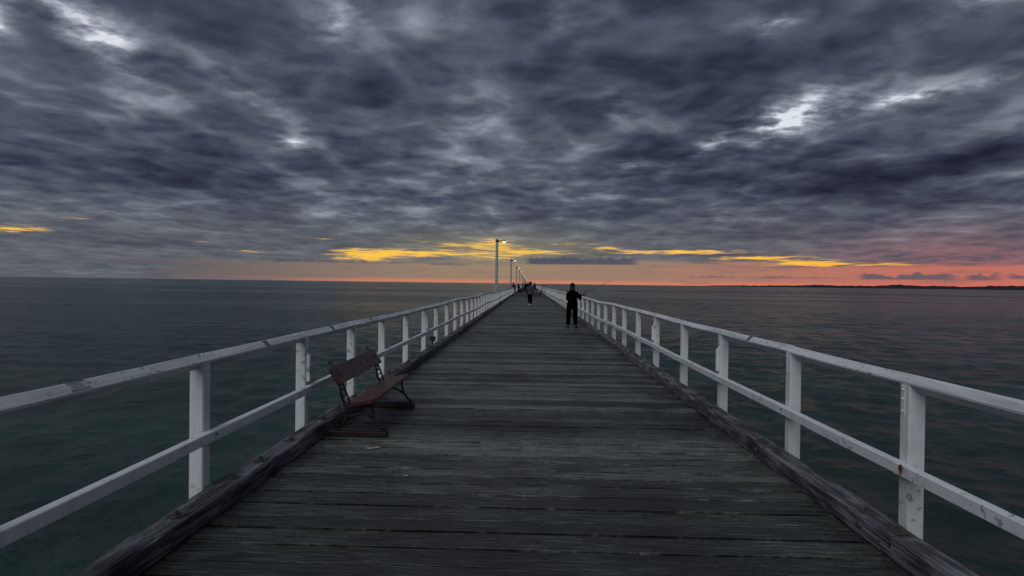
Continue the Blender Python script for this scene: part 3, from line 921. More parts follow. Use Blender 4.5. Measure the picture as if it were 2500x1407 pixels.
# ------------------------------------------------------------------ bench
def make_bench():
    root = empty('park_bench', (-1.78, 6.08, 0))
    tag(root, 'low dark red timber bench with curly black iron legs by the left railing', 'bench')
    def part(name, bm, mat, par=root, smooth=False):
        o = mesh_obj(name, bm, mat, par, smooth)
        if par is root: o.location = (1.78, -6.08, 0)
        return o
    Y0, Y1 = 5.97, 7.68
    def slab(p0, p1, th, bulge, name):
        """plank between the (x,z) edges p0 and p1"""
        bm = bmesh.new()
        a, b = Vector(p0), Vector(p1); d = (b-a); n = Vector((-d.y, d.x)).normalized()
        rows = []
        for yy_ in (Y0, Y0+0.03, (Y0+Y1)/2, Y1-0.03, Y1):
            e = 0.10 if yy_ in (Y0, Y1) else 0.0
            pr = []
            for t in (0.0+e*0.6, 0.05+e, 0.5, 0.95-e, 1.0-e*0.6):
                q = a+d*t+n*(bulge*(1-(2*t-1)**2)+th/2*(0.75 if t in (0.0+e*0.6, 1.0-e*0.6) else 1)); pr.append(q)
            for t in (1.0-e*0.6, 0.5, 0.0+e*0.6):
                q = a+d*t+n*(bulge*(1-(2*t-1)**2)-th/2); pr.append(q)
            rows.append([bm.verts.new((q.x, yy_, q.y)) for q in pr])
        m_ = len(rows[0])
        for r0, r1 in zip(rows, rows[1:]):
            for k in range(m_): bm.faces.new((r0[k], r0[(k+1) % m_], r1[(k+1) % m_], r1[k]))
        bm.faces.new(rows[0]); bm.faces.new(list(reversed(rows[-1])))
        return part(name, bm, M_RED)
    slab((-1.885, 0.338), (-1.575, 0.395), 0.035, -0.006, 'seat')
    back = slab((-2.050, 0.715), (-1.945, 0.545), 0.035, -0.008, 'backrest')
    # maker's plate and screws on the backrest
    def on_back(yy_, t, w, h, mat, name):
        a, b = Vector((-2.050, 0.715)), Vector((-1.945, 0.545)); d = b-a; n = Vector((-d.y, d.x)).normalized()
        bm = bmesh.new(); c = a+d*t+n*0.0135
        box(bm, -w/2, w/2, -h/2, h/2, 0, 0.003)
        along = Vector((0, 1, 0)); dn = Vector((d.x, 0, d.y)).normalized(); nn = along.cross(dn)
        if nn.dot(Vector((n.x, 0, n.y))) < 0: dn = -dn; nn = -nn
        bmesh.ops.transform(bm, matrix=Matrix.Translation((c.x, yy_, c.y)) @ Matrix((along, dn, nn)).transposed().to_4x4(), verts=bm.verts[:])
        part(name, bm, mat, back)
    on_back(6.98, 0.5, 0.07, 0.05, M_PLAQUE, 'name_plate')
    for yy_ in (6.2, 7.45):
        for t in (0.25, 0.75): on_back(yy_, t, 0.018, 0.018, M_STEEL, 'screw')
    for yy_ in (6.08, 7.52):
        bm = bmesh.new()
        box(bm, -2.085, -1.475, yy_-0.05, yy_+0.05, 0.002, 0.058); bevel(bm, 0.006)
        part('skid', bm, M_DARKRED)
        bm = bmesh.new()
        P_ = lambda x, z: (x, yy_, z)
        r = 0.0125
        # feet strap and legs
        tube(bm, [P_(-2.03, 0.072), P_(-1.95, 0.066), P_(-1.55, 0.066), P_(-1.495, 0.074)], [(0.02, 0.007)]*4, 6, (0, 1, 0))
        tube(bm, [P_(-1.625, 0.355), P_(-1.640, 0.29), P_(-1.615, 0.19), P_(-1.565, 0.12), P_(-1.51, 0.07)], [0.013, 0.013, 0.015, 0.014, 0.016], 7, (0, 1, 0))
        tube(bm, [P_(-1.905, 0.36), P_(-1.918, 0.30), P_(-1.900, 0.215), P_(-1.925, 0.14), P_(-1.985, 0.07)], [0.013, 0.013, 0.016, 0.014, 0.016], 7, (0, 1, 0))
        # arch between the legs with small branch stubs
        tube(bm, [P_(-1.90, 0.20), P_(-1.86, 0.205), P_(-1.80, 0.225), P_(-1.745, 0.24), P_(-1.69, 0.225), P_(-1.63, 0.19)], [r, r, 0.011, 0.013, 0.011, r], 7, (0, 1, 0))
        tube(bm, [P_(-1.745, 0.24), P_(-1.755, 0.30), P_(-1.735, 0.36)], [0.010, 0.008, 0.010], 6, (0, 1, 0))
        tube(bm, [P_(-1.86, 0.205), P_(-1.845, 0.25), P_(-1.865, 0.335)], [0.010, 0.008, 0.010], 6, (0, 1, 0))
        # seat bearer
        tube(bm, [P_(-1.935, 0.315), P_(-1.76, 0.345), P_(-1.60, 0.372)], [0.012]*3, 6, (0, 1, 0))
        # back stay: two bars with zigzag web
        A = [(-1.868, 0.335), (-1.905, 0.44), (-1.955, 0.56), (-2.005, 0.66), (-2.062, 0.735)]
        B = [(-1.925, 0.330), (-1.962, 0.42), (-1.972, 0.50), (-2.005, 0.575), (-2.045, 0.665), (-2.085, 0.752)]
        tube(bm, [P_(*q) for q in A], [0.011]*5, 6, (0, 1, 0))
        tube(bm, [P_(*q) for q in B], [0.011, 0.014, 0.011, 0.014, 0.011, 0.012], 6, (0, 1, 0))
        for (q0, q1) in (((-1.925, 0.335), (-1.868, 0.345)), ((-1.955, 0.405), (-1.905, 0.44)), ((-1.972, 0.50), (-1.915, 0.465)), ((-1.985, 0.53), (-1.945, 0.535)), ((-2.005, 0.575), (-1.955, 0.56)), ((-2.085, 0.752), (-2.058, 0.732))):
            tube(bm, [P_(*q0), P_(*q1)], [0.009, 0.009], 6, (0, 1, 0))
        ball(bm, P_(-2.088, 0.757), 0.018, 8, 6)
        part('iron_frame', bm, M_IRON, root, True)
make_bench()

# ------------------------------------------------------------------ lamps
def make_lamp():
    root = empty('pier_lamp', (-2.6, 0, 0))
    bm = bmesh.new()
    rows = []
    for z, r in ((-0.6, 0.125), (1.0, 0.118), (3.0, 0.108), (4.9, 0.10), (5.16, 0.10)):
        rows.append([bm.verts.new((r*a, r*b, z)) for a, b in ((-1, -0.7), (-0.7, -1), (0.7, -1), (1, -0.7), (1, 0.7), (0.7, 1), (-0.7, 1), (-1, 0.7))])
    for a, b in zip(rows, rows[1:]):
        for k in range(8): bm.faces.new((a[k], a[(k+1) % 8], b[(k+1) % 8], b[k]))
    bm.faces.new(rows[0]); bm.faces.new(rows[-1])
    mesh_obj('pole', bm, M_POLE, root)
    bm = bmesh.new()
    box(bm, -0.12, 0.12, -0.12, 0.12, 4.90, 5.06); bevel(bm, 0.01)
    mesh_obj('collar', bm, M_IRON, root)
    bm = bmesh.new()
    tube(bm, [(0.10, 0, 4.86), (0.17, 0, 4.97), (0.26, 0, 5.01), (0.62, 0, 5.02)], [0.035, 0.03, 0.028, 0.028], 7, (0, 1, 0))
    tube(bm, [(0.10, 0, 5.03), (0.30, 0, 5.025)], [0.025, 0.025], 6, (0, 1, 0))
    mesh_obj('arm', bm, M_IRON, root)
    bm = bmesh.new()
    box(bm, 0.40, 0.74, -0.13, 0.13, 4.965, 5.05)
    for v in bm.verts:
        if v.co.z > 5.0: v.co.x = 0.57+(v.co.x-0.57)*0.85; v.co.y *= 0.7
    bevel(bm, 0.012)
    head = mesh_obj('lamp_head', bm, M_IRON, root)
    bm = bmesh.new()
    box(bm, 0.44, 0.70, -0.10, 0.10, 4.83, 4.963)
    for v in bm.verts:
        if v.co.z < 4.9: v.co.x = 0.57+(v.co.x-0.57)*0.8; v.co.y *= 0.75
    bevel(bm, 0.015)
    mesh_obj('lens', bm, M_LAMP, head)
    bm = bmesh.new()
    tube(bm, [(0.02, 0.0, 1.05), (0.02, 0.0, 1.10)], [0.14, 0.14], 8)
    mesh_obj('band', bm, M_IRON, root)
    return root
M_LAMP = bpy.data.materials.new('lit_lamp_lens'); M_LAMP.use_nodes = True
_nt = M_LAMP.node_tree; _nt.nodes.clear()
_e = _nt.nodes.new('ShaderNodeEmission'); _o = _nt.nodes.new('ShaderNodeOutputMaterial'); _nt.links.new(_e.outputs[0], _o.inputs[0])
_e.inputs[0].default_value = (1.0, 0.78, 0.42, 1); _e.inputs[1].default_value = 1.6

def copy_tree(o, parent=None):
    c = o.copy(); COL.objects.link(c)
    if parent is not None: c.parent = parent
    for ch in list(o.children): copy_tree(ch, c)
    return c
ORD = ['nearest and tallest', 'second', 'third', 'fourth', 'fifth', 'sixth', 'seventh', 'eighth', 'ninth', 'tenth', 'eleventh', 'twelfth', 'thirteenth', 'fourteenth', 'fifteenth', 'farthest']
lamp0 = make_lamp()
for i in range(16):
    l = lamp0 if i == 0 else copy_tree(lamp0)
    y_ = 47.6+39.4*i
    l.location = (-2.6, y_, 0)
    l.rotation_euler = (0, 0, 0 if i == 0 else random.uniform(-0.05, 0.05))
    tag(l, ('nearest and tallest looking white lamp post, coloured as if shaded, with a lit lamp on a short arm' if i == 0 else
            'white lamp post, coloured as if shaded, with a lit lamp, farthest along the row of lamps' if i == 15 else
            'white lamp post, coloured as if shaded, with a lit lamp, %s from the viewer in the row' % ORD[i]), 'lamp post', 'lamp posts along the left of the pier')

# ------------------------------------------------------------------ people
def finger(bm, base, d, n, lens, r, curl):
    p = Vector(base); d = Vector(d).normalized(); ax = d.cross(Vector(n)).normalized()
    pts, rad = [p.copy()], [r]
    for k, L in enumerate(lens):
        d = (Matrix.Rotation(-curl, 3, ax) @ d).normalized()
        p = p+d*L; pts.append(p.copy()); rad.append(r*(0.92-0.1*k))
    tube(bm, pts, rad, 6)
def hand(bm, wrist, fwd, palm_n, mirror, curl=0.5):
    """palm with five fingers; palm_n points out of the palm"""
    f, n = Vector(fwd).normalized(), Vector(palm_n).normalized()
    n = (n-f*n.dot(f)).normalized(); s = f.cross(n)*mirror
    w = Vector(wrist)
    tube(bm, [w, w+f*0.035, w+f*0.085], [(0.028, 0.016), (0.040, 0.016), (0.042, 0.014)], 8, s)
    for k, (o, L) in enumerate(((-0.030, 0.92), (-0.010, 1.0), (0.011, 0.95), (0.031, 0.75))):
        finger(bm, w+f*0.083+s*o, f, n, [0.042*L, 0.028*L, 0.022*L], 0.0088, curl)
    finger(bm, w+f*0.025-s*0.036, (f*0.6-s*0.8), n, [0.036, 0.030, 0.024], 0.0098, curl*0.5)

def person(name, loc, rz, J, label, colours, voxel=0.012, hairstyle=None, cap=None, shoe=None, shorts=False, group=None, curl=0.5):
    """J: joints facing +y. colours: top, bottom"""
    root = empty(name, loc, rz)
    tag(root, label, 'person', group)
    def shell(nm, bm, mat, vox, it=4):
        o = mesh_obj(nm, bm, mat, root)
        r_ = o.modifiers.new('remesh', 'REMESH'); r_.mode = 'VOXEL'; r_.voxel_size = vox; r_.use_smooth_shade = True
        s_ = o.modifiers.new('smooth', 'SMOOTH'); s_.iterations = it; s_.factor = 0.5
        return o
    V = {k: Vector(v) for k, v in J.items()}
    hip, chest, neck, head = V['hip'], V['chest'], V['neck'], V['head']
    side = (V['shR']-V['shL']).normalized(); hside = (V['hpR']-V['hpL']).normalized()
    fwd = Vector((0, 0, 1)).cross(side).normalized()
    hd = V.get('look', fwd).normalized()
    hs = hd.cross(Vector((0, 0, 1))).normalized()
    # body
    bm = bmesh.new()
    tube(bm, [hip-Vector((0, 0, 0.06)), hip+Vector((0, 0, 0.05)), hip.lerp(chest, 0.45), chest, chest.lerp(neck, 0.75), neck],
         [(0.13, 0.10), (0.15, 0.105), (0.125, 0.09), (0.155, 0.105), (0.12, 0.07), (0.06, 0.055)], 14, side)
    tube(bm, [neck-Vector((0, 0, 0.03)), head], [0.055, 0.05], 10, side)
    for v in ball(bm, head+Vector((0, 0, 0.015)), (0.074, 0.074, 0.108), 14, 10):
        d = v.co-head
        v.co += hd*(0.018*d.dot(hd)/0.07)
    tube(bm, [head+hd*0.03-Vector((0, 0, 0.05)), head+hd*0.055-Vector((0, 0, 0.085))], [(0.05, 0.045), (0.03, 0.025)], 8, hs)
    tube(bm, [head+hd*0.08+Vector((0, 0, 0.01)), head+hd*0.108-Vector((0, 0, 0.022))], [0.010, 0.015], 6, hs)
    for s_ in (-1, 1):
        ball(bm, head+hs*(s_*0.078)-hd*0.008, (0.012, 0.018, 0.030), 6, 5)
    for S in ('L', 'R'):
        tube(bm, [V['sh'+S], V['sh'+S].lerp(V['el'+S], 0.5), V['el'+S], V['el'+S].lerp(V['wr'+S], 0.35), V['wr'+S]], [0.052, 0.046, 0.038, 0.037, 0.026], 10, side)
        tube(bm, [V['hp'+S], V['hp'+S].lerp(V['kn'+S], 0.5), V['kn'+S], V['kn'+S].lerp(V['an'+S], 0.3), V['an'+S]], [0.085, 0.070, 0.052, 0.054, 0.036], 10, side)
        tube(bm, [V['an'+S], V['an'+S].lerp(V['to'+S], 0.45), V['to'+S]], [(0.036, 0.036), (0.040, 0.032), (0.036, 0.018)], 8, side)
        hdir = V.get('hd'+S, (V['wr'+S]-V['el'+S])); pn = V.get('pn'+S, (hip-V['wr'+S]))
        hand(bm, V['wr'+S], hdir, pn, 1 if S == 'R' else -1, curl)
    shell('body', bm, M_SKIN, min(voxel, 0.010), 2)
    # eyes and mouth
    for s_ in (-1, 1):
        bm = bmesh.new(); ball(bm, head+hd*0.083+hs*(s_*0.031)+Vector((0, 0, 0.018)), 0.011, 6, 5); mesh_obj('eye', bm, M_INK, root)
    bm = bmesh.new(); tube(bm, [head+hd*0.088-hs*0.02-Vector((0, 0, 0.055)), head+hd*0.094-Vector((0, 0, 0.055)), head+hd*0.088+hs*0.02-Vector((0, 0, 0.055))], [0.006]*3, 6, (0, 0, 1)); mesh_obj('mouth', bm, M_RED_CLOTH, root)
    # jacket
    top, bottom = colours
    bm = bmesh.new()
    hem = V.get('hem', hip-Vector((0, 0, 0.10)))
    tube(bm, [hem, hip+Vector((0, 0, 0.02)), hip.lerp(chest, 0.45), chest, chest.lerp(neck, 0.55), neck+Vector((0, 0, 0.012))],
         [(0.185, 0.138), (0.185, 0.138), (0.172, 0.128), (0.192, 0.138), (0.165, 0.105), (0.072, 0.070)], 16, side)
    tube(bm, [neck-Vector((0, 0, 0.03)), neck+Vector((0, 0, 0.055))], [0.075, 0.066], 12, side)
    for S in ('L', 'R'):
        cuff = V['el'+S].lerp(V['wr'+S], V.get('cuff', Vector((0.93, 0, 0))).x)
        tube(bm, [V['sh'+S].lerp(chest, 0.25), V['sh'+S], V['sh'+S].lerp(V['el'+S], 0.5), V['el'+S], V['el'+S].lerp(cuff, 0.5), cuff], [0.070, 0.064, 0.062, 0.060, 0.056, 0.048], 10, side)
    shell('jacket', bm, top, voxel, 4)
    # trousers
    bm = bmesh.new()
    tube(bm, [hip-Vector((0, 0, 0.13)), hip-Vector((0, 0, 0.04)), hip+Vector((0, 0, 0.08))], [(0.15, 0.12), (0.168, 0.125), (0.155, 0.115)], 14, hside)
    for S in ('L', 'R'):
        if shorts:
            e = V['hp'+S].lerp(V['kn'+S], 0.9); tube(bm, [V['hp'+S]+Vector((0, 0, 0.03)), V['hp'+S].lerp(e, 0.5), e], [0.098, 0.092, 0.085], 12, side)
        else:
            tube(bm, [V['hp'+S]+Vector((0, 0, 0.03)), V['hp'+S].lerp(V['kn'+S], 0.5), V['kn'+S], V['kn'+S].lerp(V['an'+S], 0.55), V['an'+S].lerp(V['kn'+S], 0.06)],
                 [0.108, 0.100, 0.088, 0.080, 0.074], 12, side)
    shell('trousers', bm, bottom, voxel, 3)
    for S in ('L', 'R'):
        bm = bmesh.new()
        a, t = V['an'+S], V['to'+S]; d = (t-a); dn = Vector((d.x, d.y, 0)).normalized()
        dn3 = d.normalized() if abs(d.z) > 0.11 else dn
        base = Vector((a.x, a.y, t.z))-dn3*0.05
        tube(bm, [base, base+dn3*0.06, base+dn3*0.16, t+dn3*0.045], [(0.036, 0.040), (0.043, 0.050), (0.048, 0.036), (0.032, 0.022)], 10, dn.cross(Vector((0, 0, 1))))
        shell('shoe', bm, shoe or M_RUBBER, 0.011, 2)
    if cap:
        bm = bmesh.new()
        for v in ball(bm, head+Vector((0, 0, 0.040)), (0.096, 0.100, 0.098), 14, 10): pass
        tube(bm, [head+Vector((0, 0, 0.02)), head+Vector((0, 0, 0.055))], [(0.098, 0.103), (0.099, 0.104)], 14, hs)
        shell('cap', bm, cap, 0.011, 2)
    if hairstyle:
        kind, mat = hairstyle
        bm = bmesh.new(); rnd = random.Random(8)
        if kind == 'curly':
            ball(bm, head+Vector((0, 0, 0.045))-hd*0.035, (0.128, 0.118, 0.128), 12, 9)
            for k in range(70):
                u = Vector((rnd.gauss(0, 1), rnd.gauss(0, 1), rnd.gauss(0, 1))).normalized()
                if u.dot(hd) > 0.45 and u.z < 0.6: continue
                c = head+Vector((0, 0, 0.03))-hd*0.035+Vector((u.x*0.125, u.y*0.115, u.z*0.135))
                ball(bm, c, rnd.uniform(0.022, 0.042), 6, 5)
            shell('hair', bm, mat, 0.014, 1)
        elif kind == 'long':
            ball(bm, head+Vector((0, 0, 0.0))-hd*0.016, (0.088, 0.088, 0.115), 12, 9)
            for k in range(16):
                a = -1.9+3.8*k/15
                o_ = (-hd*math.cos(a)+hs*math.sin(a))
                p0 = head+o_*0.070+Vector((0, 0, -0.01))
                L = 0.17 if abs(a) < 1.4 else 0.12
                tube(bm, [p0, p0+o_*0.012-Vector((0, 0, L*0.5)), p0+o_*rnd.uniform(0.012, 0.03)-Vector((0, 0, L+rnd.uniform(-0.03, 0.03)))], [0.018, 0.017, 0.008], 6)
            shell('hair', bm, mat, 0.012, 1)
        else:
            ball(bm, head+Vector((0, 0, 0.042))-hd*0.012, (0.088, 0.092, 0.090), 12, 9)
            shell('hair', bm, mat, 0.014, 1)
    return root

def stand(h=1.7, **kw):
    k = h/1.7
    J = dict(hip=(0, 0, 0.93), chest=(0, 0.0, 1.26), neck=(0, -0.005, 1.46), head=(0, 0.015, 1.58),
             shL=(-0.175, -0.005, 1.39), shR=(0.175, -0.005, 1.39), elL=(-0.225, -0.03, 1.10), elR=(0.225, -0.03, 1.10),
             wrL=(-0.215, 0.06, 0.87), wrR=(0.215, 0.06, 0.87), hpL=(-0.09, 0, 0.90), hpR=(0.09, 0, 0.90),
             knL=(-0.10, 0.015, 0.49), knR=(0.10, 0.015, 0.49), anL=(-0.11, -0.02, 0.085), anR=(0.11, -0.02, 0.085),
             toL=(-0.13, 0.14, 0.03), toR=(0.13, 0.14, 0.03))
    J = {a: Vector(b)*k for a, b in J.items()}
    for a, b in kw.items(): J[a] = Vector(b)
    return J

# the fisherman, seen from behind, by the right rail
fish = stand(1.62, shR=(0.150, 0.03, 1.30), shL=(-0.150, -0.01, 1.30), elR=(0.275, -0.02, 1.06), wrR=(0.325, 0.205, 1.235), elL=(-0.175, 0.14, 1.04), wrL=(0.16, 0.345, 1.165),
             hdR=(0.9, 0.5, 0.25), pnR=(0.1, 0.25, -0.9), hdL=(0.95, 0.25, 0.25), pnL=(0.1, -0.25, -0.9), cuff=(0.86, 0, 0), look=(0.55, 0.85, -0.05),
             hpL=(-0.095, 0, 0.86), hpR=(0.095, 0, 0.86), knL=(-0.125, 0.03, 0.47), knR=(0.115, 0.03, 0.47), anL=(-0.145, -0.02, 0.085), anR=(0.125, -0.02, 0.085), toL=(-0.20, 0.12, 0.03), toR=(0.20, 0.10, 0.03),
             hem=(0, 0, 0.78))
person('person', (1.565, 21.7, 0.004), 0.0, fish, 'person in black beanie and black clothes fishing over the right railing', (M_BLACK, M_BLACK), 0.010, ('long', M_HAIR), M_BLACK, M_RUBBER, curl=0.75)

def fishing_rod():
    a, tip = Vector((1.70, 21.93, 1.165)), Vector((3.24, 22.72, 1.845))
    root = empty('fishing_rod', a)
    tag(root, 'thin dark fishing rod with a reel held by the person in the beanie', 'fishing rod')
    d = tip-a
    L = d.length
    u = d.normalized()
    def P_(t): return u*(L*t)+Vector((0, 0, -0.06*t*(1-t)*4*0.5))
    bm = bmesh.new()
    tube(bm, [P_(0), P_(0.02), P_(0.12), P_(0.24), P_(0.26)], [0.012, 0.016, 0.013, 0.015, 0.010], 8)
    mesh_obj('handle', bm, M_RUBBER, root)
    bm = bmesh.new()
    tube(bm, [P_(t) for t in (0.25, 0.4, 0.55, 0.7, 0.85, 1.0)], [0.0095, 0.008, 0.0065, 0.005, 0.0036, 0.0024], 6)
    mesh_obj('blank', bm, M_RUBBER, root)
    c = P_(0.19)
    bm = bmesh.new()
    tube(bm, [c, c+Vector((0.012, 0, -0.055))], [0.009, 0.008], 6)
    ball(bm, c+Vector((0.015, 0, -0.085)), (0.040, 0.028, 0.036), 10, 7)
    tube(bm, [c+u*0.03+Vector((0.012, 0, -0.085)), c+u*0.085+Vector((0.012, 0, -0.085))], [0.028, 0.030], 10)
    reel = mesh_obj('reel', bm, M_RUBBER, root, True)
    bm = bmesh.new()
    q = c+Vector((0.015, -0.02, -0.085))
    tube(bm, [q, q+Vector((0.02, -0.05, 0)), q+Vector((0.075, -0.055, -0.03)), q+Vector((0.09, -0.06, -0.035))], [0.006, 0.006, 0.006, 0.012], 6)
    mesh_obj('crank', bm, M_STEEL, reel)
    for t in (0.42, 0.58, 0.74, 0.88):
        bm = bmesh.new()
        ring(bm, P_(t)+Vector((0, 0, -0.022)), 0.014, 'x', 0.003, 10, 4)
        mesh_obj('guide', bm, M_STEEL, root)
fishing_rod()

# the woman walking away in the middle
walk = stand(1.68, anL=(-0.075, -0.22, 0.17), toL=(-0.09, -0.13, 0.05), knL=(-0.085, 0.01, 0.47), anR=(0.065, 0.06, 0.085), toR=(0.075, 0.22, 0.03), knR=(0.085, 0.10, 0.50),
             elL=(-0.25, 0.02, 1.08), wrL=(-0.235, 0.20, 0.90), elR=(0.25, -0.08, 1.08), wrR=(0.225, -0.06, 0.84), hem=(0, 0, 0.80))
person('person', (0.10, 43.5, 0.004), 0.06, walk, 'person with big curly hair in grey top and black trousers walking away', (M_GREYCLOTH, M_BLACK), 0.014, ('curly', M_HAIR), None, M_SOLE)

# the man leaning on the left rail
lean = stand(1.80, chest=(0, 0.10, 1.30), neck=(0, 0.17, 1.50), head=(0, 0.22, 1.63), shL=(-0.18, 0.15, 1.43), shR=(0.18, 0.15, 1.43),
             elL=(-0.22, 0.32, 1.20), elR=(0.22, 0.32, 1.20), wrL=(-0.14, 0.54, 1.14), wrR=(0.14, 0.54, 1.14), pnL=(0, 0, -1), pnR=(0, 0, -1))
person('person', (-1.80, 78.0, 0.004), R(75), lean, 'person in dark shirt and shorts leaning on the left railing', (M_NAVY, M_KHAKI), 0.018, ('short', M_HAIR), None, M_RUBBER, True)

# two people standing beyond the woman
person('person', (-0.20, 92.0, 0.004), 0.2, stand(1.80), 'tall person in dark clothes standing just left of the curly haired walker', (M_BLACK, M_NAVY), 0.02, ('short', M_HAIR), None)
person('person', (0.95, 96.0, 0.004), -0.3, stand(1.78), 'person in red cap just right of the curly haired walker', (M_NAVY, M_BLACK), 0.02, ('short', M_HAIR), M_RED_CLOTH)
# a standing pair further along on the left
person('person', (-1.35, 133.0, 0.004), 1.2, stand(1.72), 'dark clothed person standing farther off behind the seated person', (M_BLACK, M_KHAKI), 0.02, ('short', M_HAIR), None)
person('person', (-0.85, 138.0, 0.004), -1.0, stand(1.66), 'person in grey top farther off, beside the dark clothed one', (M_GREYCLOTH, M_BLACK), 0.02, ('short', M_HAIR), None)
# the seated one
sit = stand(1.75, hip=(0, -0.05, 0.50), chest=(0, 0.06, 0.84), neck=(0, 0.12, 1.04), head=(0, 0.18, 1.16), shL=(-0.18, 0.10, 0.97), shR=(0.18, 0.10, 0.97),
            elL=(-0.25, 0.18, 0.70), elR=(0.25, 0.18, 0.70), wrL=(-0.12, 0.38, 0.62), wrR=(0.12, 0.38, 0.62), hpL=(-0.10, -0.03, 0.48), hpR=(0.10, -0.03, 0.48),
            knL=(-0.14, 0.42, 0.52), knR=(0.14, 0.42, 0.52), anL=(-0.14, 0.46, 0.085), anR=(0.14, 0.46, 0.085), toL=(-0.16, 0.62, 0.03), toR=(0.16, 0.62, 0.03), hem=(0, -0.07, 0.43))
person('person', (-1.78, 107.0, 0.004), R(-150), sit, 'person in black crouched on a low folding stool by the left kerb', (M_BLACK, M_NAVY), 0.02, ('short', M_HAIR), M_BLACK)
person('person', (-2.0, 118.0, 0.004), 0.9, stand(1.62), 'short person in navy at the left rail beyond the crouched one', (M_NAVY, M_BLACK), 0.02, ('short', M_HAIR), None)
person('person', (-0.62, 118.0, 0.004), 0.1, stand(1.78), 'person in black walking away left of the tall dark standing one', (M_BLACK, M_BLACK), 0.02, ('short', M_HAIR), M_BLACK)
person('person', (-1.15, 121.0, 0.004), -2.0, stand(1.60, anL=(-0.12, -0.2, 0.085), toL=(-0.13, -0.04, 0.03)), 'small person in khaki between the crouched one and the far pair', (M_KHAKI, M_NAVY), 0.02, ('short', M_HAIR), None)
def stool():
    root = empty('folding_stool', (-1.76, 107.05, 0)); root.rotation_euler = (0, 0, R(-150))
    tag(root, 'low folding stool under the crouched person in black', 'stool')
    bm = bmesh.new(); box(bm, -0.2, 0.2, -0.22, 0.14, 0.375, 0.395); mesh_obj('seat', bm, M_NAVY, root)
    for s_ in (-1, 1):
        for t in (-1, 1):
            bm = bmesh.new(); tube(bm, [(s_*0.19, -0.04-t*0.16, 0.375), (s_*0.19, -0.04+t*0.18, 0.003)], [0.011, 0.011], 6); mesh_obj('leg', bm, M_STEEL, root)
stool()
def tackle_box(x, y_, label, mat, s=1.0):
    root = empty('tackle_box', (x, y_, 0.004)); root.rotation_euler = (0, 0, random.uniform(-0.3, 0.3))
    tag(root, label, 'box')
    bm = bmesh.new(); box(bm, -0.26*s, 0.26*s, -0.17*s, 0.17*s, 0, 0.26*s); bevel(bm, 0.02); mesh_obj('body', bm, mat, root)
    bm = bmesh.new(); box(bm, -0.27*s, 0.27*s, -0.18*s, 0.18*s, 0.265*s, 0.32*s); bevel(bm, 0.015); mesh_obj('lid', bm, mat, root)
    bm = bmesh.new(); tube(bm, [(-0.12*s, 0, 0.32*s), (-0.11*s, 0, 0.37*s), (0.11*s, 0, 0.37*s), (0.12*s, 0, 0.32*s)], [0.012]*4, 6, (0, 1, 0)); mesh_obj('handle', bm, M_RUBBER, root)
tackle_box(-1.45, 105.6, 'dark tackle box on the deck beside the crouched person', M_BLACK)
tackle_box(-0.95, 131.5, 'dark box on the deck at the feet of the far standing pair', M_NAVY, 1.2)

# ------------------------------------------------------------------ bicycle, fishing trolley, bait table on the right
def bicycle():
    root = empty('bicycle', (1.62, 80.0, 0.004)); root.rotation_euler = (0, R(8), R(6))
    tag(root, 'dark bicycle parked against the right railing behind the trolley', 'bicycle')
    for y_, nm in ((-0.52, 'wheel'), (0.52, 'wheel')):
        bm = bmesh.new(); ring(bm, (0, y_, 0.34), 0.315, 'x', 0.022, 24, 6); w = mesh_obj(nm, bm, M_RUBBER, root, True)
        bm = bmesh.new(); ring(bm, (0, y_, 0.34), 0.285, 'x', 0.010, 24, 5)
        for k in range(12):
            a = math.pi*2*k/12; tube(bm, [(0.02*(-1)**k, y_, 0.34), (0, y_+0.285*math.cos(a), 0.34+0.285*math.sin(a))], [0.003, 0.003], 4)
        tube(bm, [(-0.05, y_, 0.34), (0.05, y_, 0.34)], [0.025, 0.025], 8, (0, 1, 0))
        mesh_obj('rim', bm, M_IRON, w)
    bm = bmesh.new()
    bb, seat, hd_ = (0, -0.10, 0.30), (0, -0.24, 0.82), (0, 0.36, 0.86)
    for a, b, r in ((bb, seat, 0.024), (bb, (0, 0.39, 0.76), 0.028), ((0, -0.22, 0.76), hd_, 0.024), ((0, 0.33, 0.98), (0, 0.41, 0.70), 0.026)):
        tube(bm, [a, b], [r, r], 7)
    for s_ in (-1, 1):
        tube(bm, [bb, (s_*0.05, -0.52, 0.34)], [0.011, 0.010], 6); tube(bm, [(0, -0.22, 0.74), (s_*0.05, -0.52, 0.34)], [0.010, 0.009], 6)
        tube(bm, [(s_*0.02, 0.41, 0.70), (s_*0.05, 0.45, 0.60), (s_*0.05, 0.52, 0.34)], [0.013, 0.013, 0.010], 6)
    mesh_obj('frame', bm, M_NAVY, root)
    bm = bmesh.new(); tube(bm, [(0, 0.33, 0.97), (0, 0.34, 1.05)], [0.015, 0.015], 6)
    tube(bm, [(-0.32, 0.24, 1.09), (-0.18, 0.32, 1.10), (0, 0.35, 1.06), (0.18, 0.32, 1.10), (0.32, 0.24, 1.09)], [0.016, 0.013, 0.013, 0.013, 0.016], 7, (0, 0, 1)); mesh_obj('handlebar', bm, M_RUBBER, root)
    bm = bmesh.new(); tube(bm, [(0, -0.40, 0.93), (0, -0.28, 0.94), (0, -0.12, 0.93)], [(0.085, 0.03), (0.06, 0.03), (0.02, 0.02)], 8); mesh_obj('saddle', bm, M_RUBBER, root)
    bm = bmesh.new(); ring(bm, (0.04, -0.10, 0.30), 0.085, 'x', 0.008, 16, 4); tube(bm, [(0.05, -0.10, 0.30), (0.07, -0.02, 0.15), (0.14, -0.02, 0.15)], [0.009, 0.009, 0.014], 6)
    tube(bm, [(-0.05, -0.10, 0.30), (-0.07, -0.18, 0.45), (-0.14, -0.18, 0.45)], [0.009, 0.009, 0.014], 6); mesh_obj('crank', bm, M_STEEL, root)
bicycle()
